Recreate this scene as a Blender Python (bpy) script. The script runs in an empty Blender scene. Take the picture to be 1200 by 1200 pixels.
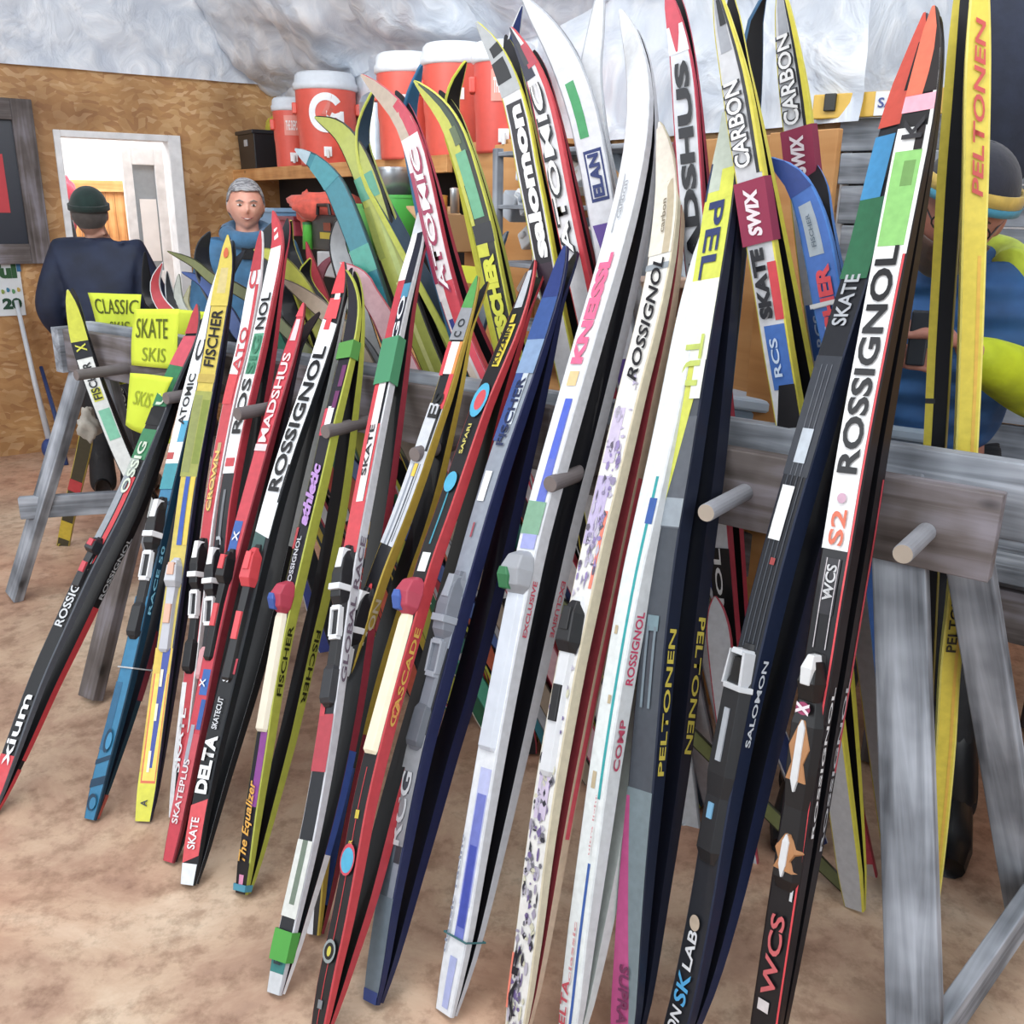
import bpy, math, random
from math import sin, cos, radians, pi, sqrt
from mathutils import Vector as V, Matrix

random.seed(7)
SC = bpy.context.scene
COL = SC.collection
SC.view_settings.view_transform = 'Standard'
SC.view_settings.look = 'None'
SC.view_settings.exposure = 0.0

# ------------------------------------------------------------------ camera
FPX, H = 1100.0, 1.6
_p, _r = radians(18), radians(0.8)
_fw = V((0, cos(_p), -sin(_p))); _rt = V((1, 0, 0)); _up = _rt.cross(_fw)
CR = _rt*cos(_r) + _up*sin(_r); CU = -_rt*sin(_r) + _up*cos(_r); CF = _fw
CAM = V((0, 0, H))
cd = bpy.data.cameras.new('camera'); cam = bpy.data.objects.new('camera', cd); COL.objects.link(cam)
cam.matrix_world = Matrix(((CR.x, CU.x, -CF.x, 0), (CR.y, CU.y, -CF.y, 0), (CR.z, CU.z, -CF.z, H), (0, 0, 0, 1)))
cd.sensor_width = 36; cd.lens = 36*FPX/1200; cd.clip_start = 0.05
cd.dof.use_dof = False
SC.camera = cam

def ray(x, y): return CR*((x-600)/FPX) + CU*((600-y)/FPX) + CF
def proj(P):
    d = P-CAM; z = d.dot(CF)
    return (600+FPX*d.dot(CR)/z, 600-FPX*d.dot(CU)/z)
def onz(x, y, z=0.0):
    d = ray(x, y); return CAM + d*((z-H)/d.z)
def onplane(x, y, P0, n):
    d = ray(x, y); return CAM + d*((P0-CAM).dot(n)/d.dot(n))
def atY(x, y, Y):
    d = ray(x, y); return CAM + d*(Y/d.y)

# ------------------------------------------------------------------ colours, materials
def C(h):
    if not isinstance(h, str): return tuple(h)
    h = {'blk': '15161b', 'wht': 'e6e9ee', 'red': 'c0243a', 'gry': '8b9099', 'dgy': '3a3e46', 'yel': 'e3d532', 'navy': '141b3c'}.get(h, h)
    o = []
    for i in (0, 2, 4):
        c = int(h[i:i+2], 16)/255
        o.append(c/12.92 if c <= .04045 else ((c+.055)/1.055)**2.4)
    return (o[0], o[1], o[2], 1.0)

def newmat(name):
    m = bpy.data.materials.new(name); m.use_nodes = True
    nt = m.node_tree; b = nt.nodes['Principled BSDF']
    return m, nt, b
def N(nt, t, **k):
    n = nt.nodes.new(t)
    for a, b in k.items():
        if a in n.inputs: n.inputs[a].default_value = b
        else: setattr(n, a, b)
    return n
def ramp(nt, stops):
    r = nt.nodes.new('ShaderNodeValToRGB')
    els = r.color_ramp.elements
    while len(els) < len(stops): els.new(0.5)
    for e, (p, c) in zip(els, stops): e.position = p; e.color = C(c)
    return r

def vcmat(name, rough=.35, dirt=.12, scale=40, bump=0, metallic=0, coat=0, sheen=0):
    m, nt, b = newmat(name); L = nt.links
    a = N(nt, 'ShaderNodeAttribute', attribute_name='Col')
    tc = N(nt, 'ShaderNodeTexCoord')
    nz = N(nt, 'ShaderNodeTexNoise'); nz.inputs['Scale'].default_value = scale; nz.inputs['Detail'].default_value = 4
    L.new(tc.outputs['Object'], nz.inputs['Vector'])
    mr = N(nt, 'ShaderNodeMapRange'); mr.inputs['From Min'].default_value = .3; mr.inputs['From Max'].default_value = .7
    mr.inputs['To Min'].default_value = 1-dirt; mr.inputs['To Max'].default_value = 1+dirt*.5
    L.new(nz.outputs['Fac'], mr.inputs['Value'])
    mx = N(nt, 'ShaderNodeVectorMath', operation='SCALE')
    L.new(a.outputs['Color'], mx.inputs[0]); L.new(mr.outputs[0], mx.inputs['Scale'])
    hs = N(nt, 'ShaderNodeHueSaturation'); hs.inputs['Saturation'].default_value = .93; hs.inputs['Value'].default_value = .95
    L.new(mx.outputs[0], hs.inputs['Color']); L.new(hs.outputs[0], b.inputs['Base Color'])
    b.inputs['Roughness'].default_value = rough; b.inputs['Metallic'].default_value = metallic
    b.inputs['Coat Weight'].default_value = coat
    if name == 'ski_lacquer': b.inputs['Specular IOR Level'].default_value = .32
    b.inputs['Sheen Weight'].default_value = sheen
    if bump:
        bp = N(nt, 'ShaderNodeBump'); bp.inputs['Strength'].default_value = bump; bp.inputs['Distance'].default_value = .01
        L.new(nz.outputs['Fac'], bp.inputs['Height']); L.new(bp.outputs[0], b.inputs['Normal'])
    return m
M_SKI = vcmat('ski_lacquer', .42, .10, 60, coat=.12)
M_PLAS = vcmat('plastic', .4, .06, 30)
M_MATTE = vcmat('matte_paint', .75, .15, 12)
M_CLOTH = vcmat('cloth', .9, .25, 25, bump=.25, sheen=.2)
M_METAL = vcmat('metal', .3, .1, 20, metallic=.8)
M_PAPER = vcmat('paper', .8, .06, 8)
M_SKIN = vcmat('skin', .55, .12, 25)
def emis(name, col, s):
    m, nt, b = newmat(name); b.inputs['Base Color'].default_value = C(col)
    b.inputs['Emission Color'].default_value = C(col); b.inputs['Emission Strength'].default_value = s; return m

def m_wood(name, c0, c1, c2, sc=1.0, rough=.8, bump=.4):
    # grain runs along local X
    m, nt, b = newmat(name); L = nt.links
    tc = N(nt, 'ShaderNodeTexCoord'); mp = N(nt, 'ShaderNodeMapping'); mp.inputs['Scale'].default_value = (2*sc, 34*sc, 34*sc)
    L.new(tc.outputs['Object'], mp.inputs[0])
    nz = N(nt, 'ShaderNodeTexNoise'); nz.inputs['Scale'].default_value = 1; nz.inputs['Detail'].default_value = 6; nz.inputs['Distortion'].default_value = .6
    L.new(mp.outputs[0], nz.inputs['Vector'])
    n2 = N(nt, 'ShaderNodeTexNoise'); n2.inputs['Scale'].default_value = 5*sc; n2.inputs['Detail'].default_value = 3
    L.new(tc.outputs['Object'], n2.inputs['Vector'])
    ad = N(nt, 'ShaderNodeMath', operation='MULTIPLY_ADD'); ad.inputs[1].default_value = .55
    L.new(n2.outputs['Fac'], ad.inputs[0]); 
    m2 = N(nt, 'ShaderNodeMath', operation='MULTIPLY'); m2.inputs[1].default_value = .5
    L.new(nz.outputs['Fac'], m2.inputs[0]); L.new(m2.outputs[0], ad.inputs[2])
    r = ramp(nt, [(.38, c0), (.52, c1), (.68, c2)])
    L.new(ad.outputs[0], r.inputs[0])
    # knots
    vo = N(nt, 'ShaderNodeTexVoronoi'); vo.inputs['Scale'].default_value = 6*sc
    mp2 = N(nt, 'ShaderNodeMapping'); mp2.inputs['Scale'].default_value = (.8, 1.6, 1.6)
    L.new(tc.outputs['Object'], mp2.inputs[0]); L.new(mp2.outputs[0], vo.inputs['Vector'])
    kr = ramp(nt, [(.05, '303030'), (.13, 'ffffff')]); L.new(vo.outputs['Distance'], kr.inputs[0])
    mu = N(nt, 'ShaderNodeMix', data_type='RGBA', blend_type='MULTIPLY'); mu.inputs['Factor'].default_value = .6
    L.new(r.outputs[0], mu.inputs[6]); L.new(kr.outputs[0], mu.inputs[7])
    L.new(mu.outputs[2], b.inputs['Base Color'])
    bp = N(nt, 'ShaderNodeBump'); bp.inputs['Strength'].default_value = bump; bp.inputs['Distance'].default_value = .003
    L.new(nz.outputs['Fac'], bp.inputs['Height']); L.new(bp.outputs[0], b.inputs['Normal'])
    b.inputs['Roughness'].default_value = rough
    return m
M_WEATH = m_wood('weathered_wood', '4f535a', '868c95', 'b6bdc8')
M_WEATHB = m_wood('weathered_wood_brownish_shaded', '453e3b', '645d5c', '86828a')  # brownish grey wood, its colours also darkened to stand in for shadow
M_PINE = m_wood('pine_board', 'a8703c', 'c98f55', 'dba870', rough=.6, bump=.1)
M_PLY = m_wood('plywood', 'a5713f', 'be8a55', 'cc9c68', sc=.4, rough=.65, bump=.05)

def m_osb():
    m, nt, b = newmat('strand_board'); L = nt.links
    tc = N(nt, 'ShaderNodeTexCoord')
    mp = N(nt, 'ShaderNodeMapping'); mp.inputs['Scale'].default_value = (14, 14, 30)
    nz0 = N(nt, 'ShaderNodeTexNoise'); nz0.inputs['Scale'].default_value = 3
    L.new(tc.outputs['Object'], nz0.inputs['Vector'])
    ml = N(nt, 'ShaderNodeVectorMath', operation='MULTIPLY_ADD'); ml.inputs[1].default_value = (.25, .25, .25)
    L.new(nz0.outputs['Color'], ml.inputs[0]); L.new(tc.outputs['Object'], ml.inputs[2])
    L.new(ml.outputs[0], mp.inputs[0])
    vo = N(nt, 'ShaderNodeTexVoronoi'); vo.inputs['Scale'].default_value = 1.3; L.new(mp.outputs[0], vo.inputs['Vector'])
    r = ramp(nt, [(0, 'b68759'), (.35, 'c69862'), (.7, 'd0a672'), (1, 'dcb688')])
    sx = N(nt, 'ShaderNodeSeparateColor'); L.new(vo.outputs['Color'], sx.inputs[0]); L.new(sx.outputs[0], r.inputs[0])
    n2 = N(nt, 'ShaderNodeTexNoise'); n2.inputs['Scale'].default_value = 2.2; n2.inputs['Detail'].default_value = 5
    L.new(tc.outputs['Object'], n2.inputs['Vector'])
    r2 = ramp(nt, [(.32, 'a08a76'), (.62, 'ffffff')]); L.new(n2.outputs['Fac'], r2.inputs[0])
    mu = N(nt, 'ShaderNodeMix', data_type='RGBA', blend_type='MULTIPLY'); mu.inputs['Factor'].default_value = .75
    L.new(r.outputs[0], mu.inputs[6]); L.new(r2.outputs[0], mu.inputs[7]); L.new(mu.outputs[2], b.inputs['Base Color'])
    b.inputs['Roughness'].default_value = .6
    return m
M_OSB = m_osb()

def m_floor():
    m, nt, b = newmat('stained_concrete'); L = nt.links
    tc = N(nt, 'ShaderNodeTexCoord')
    n1 = N(nt, 'ShaderNodeTexNoise'); n1.inputs['Scale'].default_value = 1.6; n1.inputs['Detail'].default_value = 9; n1.inputs['Roughness'].default_value = .68; n1.inputs['Distortion'].default_value = .5
    L.new(tc.outputs['Object'], n1.inputs['Vector'])
    r = ramp(nt, [(.28, '97796a'), (.42, 'b0917c'), (.52, 'c6ab93'), (.64, 'd8c4ad'), (.78, 'e6dac8')])
    L.new(n1.outputs['Fac'], r.inputs[0])
    n2 = N(nt, 'ShaderNodeTexNoise'); n2.inputs['Scale'].default_value = 14; n2.inputs['Detail'].default_value = 8; n2.inputs['Roughness'].default_value = .7
    L.new(tc.outputs['Object'], n2.inputs['Vector'])
    r2 = ramp(nt, [(.36, '8d7360'), (.52, 'ffffff')]); L.new(n2.outputs['Fac'], r2.inputs[0])
    mu = N(nt, 'ShaderNodeMix', data_type='RGBA', blend_type='MULTIPLY'); mu.inputs['Factor'].default_value = .45
    L.new(r.outputs[0], mu.inputs[6]); L.new(r2.outputs[0], mu.inputs[7])
    # pinkish patches
    n3 = N(nt, 'ShaderNodeTexNoise'); n3.inputs['Scale'].default_value = .9; n3.inputs['Detail'].default_value = 3
    L.new(tc.outputs['Object'], n3.inputs['Vector'])
    r3 = ramp(nt, [(.45, 'ffffff'), (.7, 'f0c0b0')]); L.new(n3.outputs['Fac'], r3.inputs[0])
    m3 = N(nt, 'ShaderNodeMix', data_type='RGBA', blend_type='MULTIPLY'); m3.inputs['Factor'].default_value = .8
    L.new(mu.outputs[2], m3.inputs[6]); L.new(r3.outputs[0], m3.inputs[7]); L.new(m3.outputs[2], b.inputs['Base Color'])
    b.inputs['Roughness'].default_value = .55
    bp = N(nt, 'ShaderNodeBump'); bp.inputs['Strength'].default_value = .15; bp.inputs['Distance'].default_value = .004
    L.new(n2.outputs['Fac'], bp.inputs['Height']); L.new(bp.outputs[0], b.inputs['Normal'])
    return m
M_FLOOR = m_floor()

def m_insul():
    m, nt, b = newmat('plastic_wrapped_insulation'); L = nt.links
    tc = N(nt, 'ShaderNodeTexCoord')
    n1 = N(nt, 'ShaderNodeTexNoise'); n1.inputs['Scale'].default_value = 5; n1.inputs['Detail'].default_value = 6; n1.inputs['Distortion'].default_value = 1.2
    L.new(tc.outputs['Object'], n1.inputs['Vector'])
    r = ramp(nt, [(.3, 'c2cbd8'), (.5, 'd8dfe8'), (.7, 'f2f5f9')]); L.new(n1.outputs['Fac'], r.inputs[0]); L.new(r.outputs[0], b.inputs['Base Color'])
    bp = N(nt, 'ShaderNodeBump'); bp.inputs['Strength'].default_value = .55; bp.inputs['Distance'].default_value = .04
    L.new(n1.outputs['Fac'], bp.inputs['Height']); L.new(bp.outputs[0], b.inputs['Normal'])
    b.inputs['Roughness'].default_value = .38
    return m
M_INS = m_insul()

# ------------------------------------------------------------------ mesh builder
class MB:
    def __init__(s): s.v = []; s.f = []; s.c = []
    def add(s, vs, fs, col):
        o = len(s.v); s.v += [V(p) for p in vs]; c = C(col)
        for f in fs: s.f.append([i+o for i in f]); s.c.append(c)
    def quad(s, a, b, c, d, col): s.add([a, b, c, d], [(0, 1, 2, 3)], col)
    def box(s, P, X, Y, Z, col, taper=1.0):
        """P centre, X Y Z half-extent vectors"""
        P = V(P); X = V(X); Y = V(Y); Z = V(Z); vs = []
        for k, t in ((-1, 1), (1, taper)):
            for i, j in ((-1, -1), (1, -1), (1, 1), (-1, 1)): vs.append(P+X*i*t+Y*j*t+Z*k)
        s.add(vs, [(0, 3, 2, 1), (4, 5, 6, 7), (0, 1, 5, 4), (1, 2, 6, 5), (2, 3, 7, 6), (3, 0, 4, 7)], col)
    def tube(s, pts, rads, col, n=10, cap=True):
        pts = [V(p) for p in pts]
        if not isinstance(rads, (list, tuple)): rads = [rads]*len(pts)
        vs = []; fs = []; prev = None
        for i, p in enumerate(pts):
            t = (pts[min(i+1, len(pts)-1)]-pts[max(i-1, 0)]).normalized()
            if prev is None:
                a = V((0, 0, 1)) if abs(t.z) < .9 else V((1, 0, 0)); x = t.cross(a).normalized()
            else: x = (prev-t*prev.dot(t)).normalized()
            prev = x; y = t.cross(x)
            for k in range(n):
                an = 2*pi*k/n; vs.append(p+(x*cos(an)+y*sin(an))*rads[i])
        for i in range(len(pts)-1):
            for k in range(n):
                k2 = (k+1) % n; fs.append((i*n+k, i*n+k2, (i+1)*n+k2, (i+1)*n+k))
        if cap: fs.append(tuple(range(n-1, -1, -1))); fs.append(tuple((len(pts)-1)*n+k for k in range(n)))
        s.add(vs, fs, col)
    def lathe(s, P, prof, col, n=32, axis=V((0, 0, 1))):
        P = V(P); ax = V(axis).normalized(); a = V((1, 0, 0)) if abs(ax.x) < .9 else V((0, 1, 0)); x = ax.cross(a).normalized(); y = ax.cross(x)
        cols = col if isinstance(col, list) else [col]*(len(prof)-1)
        for i in range(len(prof)-1):
            (r0, z0), (r1, z1) = prof[i], prof[i+1]; vs = []; fs = []
            for r, z in ((r0, z0), (r1, z1)):
                for k in range(n):
                    an = 2*pi*k/n; vs.append(P+ax*z+(x*cos(an)+y*sin(an))*max(r, 1e-4))
            for k in range(n): fs.append((k, (k+1) % n, n+(k+1) % n, n+k))
            s.add(vs, fs, cols[i])
    def sphere(s, P, r, col, sc=(1, 1, 1), n=14, m=9, rot=None):
        P = V(P); vs = []; fs = []
        for j in range(m+1):
            th = pi*j/m
            for k in range(n):
                a = 2*pi*k/n; q = V((sin(th)*cos(a)*sc[0], sin(th)*sin(a)*sc[1], cos(th)*sc[2]))*r
                if rot: q = rot @ q
                vs.append(P+q)
        for j in range(m):
            for k in range(n): fs.append((j*n+k, j*n+(k+1) % n, (j+1)*n+(k+1) % n, (j+1)*n+k))
        s.add(vs, fs, col)
    def build(s, name, mat, parent=None, smooth=False, bevel=0, sub=0, weld=False):
        me = bpy.data.meshes.new(name)
        org = V((0, 0, 0))
        if parent is None and s.v:
            lo = [min(p[i] for p in s.v) for i in range(3)]; hi = [max(p[i] for p in s.v) for i in range(3)]
            org = V(((lo[0]+hi[0])/2, (lo[1]+hi[1])/2, lo[2]))
        elif parent is not None: org = wloc(parent)
        me.from_pydata([p-org for p in s.v], [], s.f)
        at = me.color_attributes.new('Col', 'FLOAT_COLOR', 'CORNER')
        i = 0
        buf = []
        for poly, c in zip(s.f, s.c): buf += list(c)*len(poly)
        at.data.foreach_set('color', buf)
        me.materials.append(mat)
        if smooth: me.polygons.foreach_set('use_smooth', [True]*len(me.polygons))
        me.update()
        o = bpy.data.objects.new(name, me); COL.objects.link(o)
        if parent is not None: o.parent = parent
        else: o.location = org
        if weld: md = o.modifiers.new('w', 'WELD'); md.merge_threshold = .0005
        if bevel: md = o.modifiers.new('b', 'BEVEL'); md.width = bevel; md.segments = 2; md.limit_method = 'ANGLE'
        if sub: md = o.modifiers.new('s', 'SUBSURF'); md.levels = sub; md.render_levels = sub
        return o
def wloc(o):
    p = V((0, 0, 0))
    while o is not None: p += o.location; o = o.parent
    return p
def empty(name, loc, label=None, cat=None, group=None):
    o = bpy.data.objects.new(name, None); COL.objects.link(o); o.location = loc; o.empty_display_size = .05
    if label: tag(o, label, cat, group)
    return o
def tag(o, label, cat, group=None, kind=None):
    if label: o['label'] = label
    if cat: o['category'] = cat
    if group: o['group'] = group
    if kind: o['kind'] = kind
    return o
def struct(o): o['kind'] = 'structure'; return o

def plank(name, A, B, wdt, thk, wdir, mat, parent=None, ext=0.0, bevel=.003):
    """board from A to B, width along wdir, grain along local X"""
    A = V(A); B = V(B); X = (B-A).normalized(); Wd = V(wdir); Y = (Wd-X*Wd.dot(X)).normalized(); Z = X.cross(Y)
    L = (B-A).length
    me = bpy.data.meshes.new(name); hx, hy, hz = L/2+ext, wdt/2, thk/2
    vs = [(x, y, z) for z in (-hz, hz) for x, y in ((-hx, -hy), (hx, -hy), (hx, hy), (-hx, hy))]
    me.from_pydata(vs, [], [(0, 3, 2, 1), (4, 5, 6, 7), (0, 1, 5, 4), (1, 2, 6, 5), (2, 3, 7, 6), (3, 0, 4, 7)])
    me.materials.append(mat); o = bpy.data.objects.new(name, me); COL.objects.link(o)
    M = Matrix((X, Y, Z)).transposed().to_4x4(); M.translation = (A+B)/2 - (wloc(parent) if parent else V((0, 0, 0)))
    if parent: o.parent = parent
    o.matrix_local = M
    if bevel: md = o.modifiers.new('b', 'BEVEL'); md.width = bevel; md.segments = 2
    return o

# text -> flat verts/tris in unit box (x 0..1, y 0..1)
_tc = {}
def text_mesh(s, bold=.02, shear=0.0):
    k = (s, bold, shear)
    if k in _tc: return _tc[k]
    cu = bpy.data.curves.new('txt', 'FONT'); cu.body = s; cu.size = 1; cu.offset = bold; cu.shear = shear; cu.resolution_u = 3
    cu.fill_mode = 'FRONT'
    o = bpy.data.objects.new('txt', cu); COL.objects.link(o)
    dg = bpy.context.evaluated_depsgraph_get(); dg.update()
    me = bpy.data.meshes.new_from_object(o.evaluated_get(dg))
    vs = [tuple(v.co) for v in me.vertices]; fs = [tuple(p.vertices) for p in me.polygons]
    bpy.data.objects.remove(o); bpy.data.curves.remove(cu); bpy.data.meshes.remove(me)
    if not vs: _tc[k] = ([], [], 1); return _tc[k]
    x0 = min(v[0] for v in vs); x1 = max(v[0] for v in vs); y0 = min(v[1] for v in vs); y1 = max(v[1] for v in vs)
    w = max(x1-x0, 1e-6); h = max(y1-y0, 1e-6)
    r = ([((v[0]-x0)/w, (v[1]-y0)/h) for v in vs], fs, w/h)
    _tc[k] = r; return r
def flat_text(mb, s, O, X, Y, col, bold=.02, shear=0, sx=1, sy=1):
    """text box: origin O, X and Y full-extent vectors"""
    vs, fs, asp = text_mesh(s, bold, shear)
    mb.add([O+X*x+Y*y for x, y in vs], fs, col)

# ------------------------------------------------------------------ rack frame
HB = 1.16
RA = onz(65, 378, HB); RC = onz(1160, 550, HB)
U = (RA-RC).normalized(); VV = V((U.y, -U.x, 0)).normalized()   # U along the rack (away), VV away from viewer
def RP(u, v, z): return V((RC.x, RC.y, 0)) + U*u + VV*v + V((0, 0, z))
# ------------------------------------------------------------------ skis
def catmull(P, n):
    out = []
    Q = [P[0]*2-P[1]] + P + [P[-1]*2-P[-2]]
    for i in range(len(P)-1):
        a, b, c, d = Q[i:i+4]
        for k in range(n):
            t = k/n
            out.append(((b*2) + (c-a)*t + (a*2-b*5+c*4-d)*t*t + (b*3-a-c*3+d)*t*t*t)*.5)
    out.append(P[-1]); return out

def smooth_px(P, it=2):
    return P

class Ski:
    NS = 44
    def __init__(s, pts, m, w, th, rot, flip=False):
        s.w = w; s.th = th; s.flip = flip
        dense = catmull(pts, 12)
        cum = [0]
        for i in range(1, len(dense)): cum.append(cum[-1]+(dense[i]-dense[i-1]).length)
        s.L = cum[-1]; s.m = m
        s.P = []; j = 0
        ss = [i/(s.NS-8)*.9 for i in range(s.NS-7)] + [.9+.1*k/8 for k in range(1, 8)] + [1.0]
        ss[-2] = .994
        s.ss = ss
        for q in ss:
            t = q*s.L
            while j < len(cum)-2 and cum[j+1] < t: j += 1
            f = (t-cum[j])/max(cum[j+1]-cum[j], 1e-9); s.P.append(dense[j].lerp(dense[j+1], min(max(f, 0), 1)))
        r = radians(rot); s.fr = []
        mid = s.P[len(ss)//2]; m = (CAM-mid); m.normalize(); s.m = m
        for i in range(len(ss)):
            a = s.P[max(i-1, 0)]; b = s.P[min(i+1, len(ss)-1)]; t = (b-a).normalized()
            mm = (m-t*m.dot(t)).normalized(); p = t.cross(mm)
            W = p*cos(r)+mm*sin(r); n = -p*sin(r)+mm*cos(r)
            s.fr.append((t, W, n))
        s.py = [proj(p)[1] for p in s.P]
    def ys(s, y):
        """pixel row -> station parameter, from the tail upwards"""
        py = s.py
        if y >= py[0]: return 0.0
        for i in range(len(py)-1):
            if py[i] >= y >= py[i+1]: return s.ss[i]+(s.ss[i+1]-s.ss[i])*(py[i]-y)/max(py[i]-py[i+1], 1e-6)
        return 1.0
    def at(s, q):
        q = min(max(q, 0), 1); ss = s.ss
        for i in range(len(ss)-1):
            if ss[i+1] >= q: break
        f = (q-ss[i])/(ss[i+1]-ss[i])
        P = s.P[i].lerp(s.P[i+1], f)
        W = s.fr[i][1].lerp(s.fr[i+1][1], f); n = s.fr[i][2].lerp(s.fr[i+1][2], f)
        return P, W.normalized(), n.normalized()
    def wid(s, q):
        k = 1.0
        if q < .04: k = .8+.2*q/.04
        k *= 1+.10*max(0, (q-.5)/.4) if q < .9 else 1.10
        if q > .86: k *= max(.08, max(0, 1-((q-.86)/.141)**2)**.62)
        return s.w*k
    def thk(s, q): return s.th*(.28+.72*max(0, sin(pi*min(max(q/.93, 0), 1)))**.7) if q < .93 else s.th*.28
    def surf(s, kind, q, v, h=0.0):
        P, W, n = s.at(q); w = s.wid(q)/2; t = s.thk(q)/2
        nn = -n if s.flip else n
        if kind == 'top': return P+W*(v*w*.97)+nn*(t+h)
        if kind == 'base': return P+W*(v*w*.97)-nn*(t+h)
        if kind == 'side': return P+W*(w+h)+nn*(v*t)
        if kind == 'sideL': return P-W*(w+h)+nn*(v*t)
    def body(s, name, top, side, base, parent=None):
        mb = MB(); rings = []
        bev = .0035
        for i, q in enumerate(s.ss):
            P, (t_, W, n) = s.P[i], s.fr[i]
            if s.flip: n = -n
            w = s.wid(q)/2; t = s.thk(q)/2; b = min(bev, w*.4)
            rings.append([P-W*w-n*t, P+W*w-n*t, P+W*w+n*(t-b*.6), P+W*(w-b)+n*t, P-W*(w-b)+n*t, P-W*w+n*(t-b*.6)])
        cs = [base, side, side, top, side, side]
        for k in range(6):
            vs = []; fs = []
            for r in rings: vs += [r[k], r[(k+1) % 6]]
            for i in range(len(rings)-1):
                f = (2*i, 2*i+1, 2*i+3, 2*i+2)
                fs.append(f[::-1] if s.flip else f)
            mb.add(vs, fs, cs[k])
        mb.add(rings[0], [(0, 1, 2, 3, 4, 5)], side); mb.add(rings[-1], [(5, 4, 3, 2, 1, 0)], side)
        return mb.build(name, M_SKI, parent, smooth=True)
    def patch(s, mb, col, q0, q1, v0=-1, v1=1, kind='top', h=.0006, skew=0, q0b=None, q1b=None):
        """strip with linearly skewed ends; q at v0 is q0, at v1 is q0+skew; v0/v1 may be (start,end) pairs for taper"""
        n = max(2, int(abs(q1-q0)*40)+1)
        va0, va1 = v0 if isinstance(v0, tuple) else (v0, v0)
        vb0, vb1 = v1 if isinstance(v1, tuple) else (v1, v1)
        vs = []
        for i in range(n+1):
            f = i/n; q = q0+(q1-q0)*f
            a = va0+(va1-va0)*f; b = vb0+(vb1-vb0)*f
            vs += [s.surf(kind, min(q, 1), a, h), s.surf(kind, min(q+skew, 1), b, h)]
        mb.add(vs, [(2*i, 2*i+1, 2*i+3, 2*i+2) for i in range(n)], col)
    def ellipse(s, mb, col, q, v, rq, rv, kind='top', h=.0012, n=18):
        vs = [s.surf(kind, q, v, h)]+[s.surf(kind, q+rq*sin(2*pi*k/n), v+rv*cos(2*pi*k/n), h) for k in range(n)]
        mb.add(vs, [(0, 1+k, 1+(k+1) % n) for k in range(n)], col)
    def text(s, mb, st, q0, q1, col, vc=0, hv=1.2, kind='top', d=1, h=.0016, bold=.02, shear=0):
        vs, fs, asp = text_mesh(st, bold, shear); out = []
        for x, y in vs:
            g = 1 if d > 0 else -1
            q = q0+(q1-q0)*x if d > 0 else q1-(q1-q0)*x
            v = (vc-(y-.5)*hv*g) if kind in ('top', 'base') else (vc+(y-.5)*hv*g*(-1 if s.flip else 1))
            out.append(s.surf(kind, q, max(-1, min(1, v)), h))
        mb.add(out, fs, col)
    def loft(s, mb, secs, col, kind='top'):
        """secs: (q, v_left, v_right, height in m)"""
        vs = []; fs = []
        for q, a, b, hh in secs:
            vs += [s.surf(kind, q, a, -.001), s.surf(kind, q, b, -.001), s.surf(kind, q, b*.85+a*.15, hh), s.surf(kind, q, a*.85+b*.15, hh)]
        for i in range(len(secs)-1):
            for k in range(4): fs.append((4*i+k, 4*i+(k+1) % 4, 4*i+4+(k+1) % 4, 4*i+4+k))
        fs.append((3, 2, 1, 0)); m = 4*(len(secs)-1); fs.append((m, m+1, m+2, m+3))
        mb.add(vs, fs, col)

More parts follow.
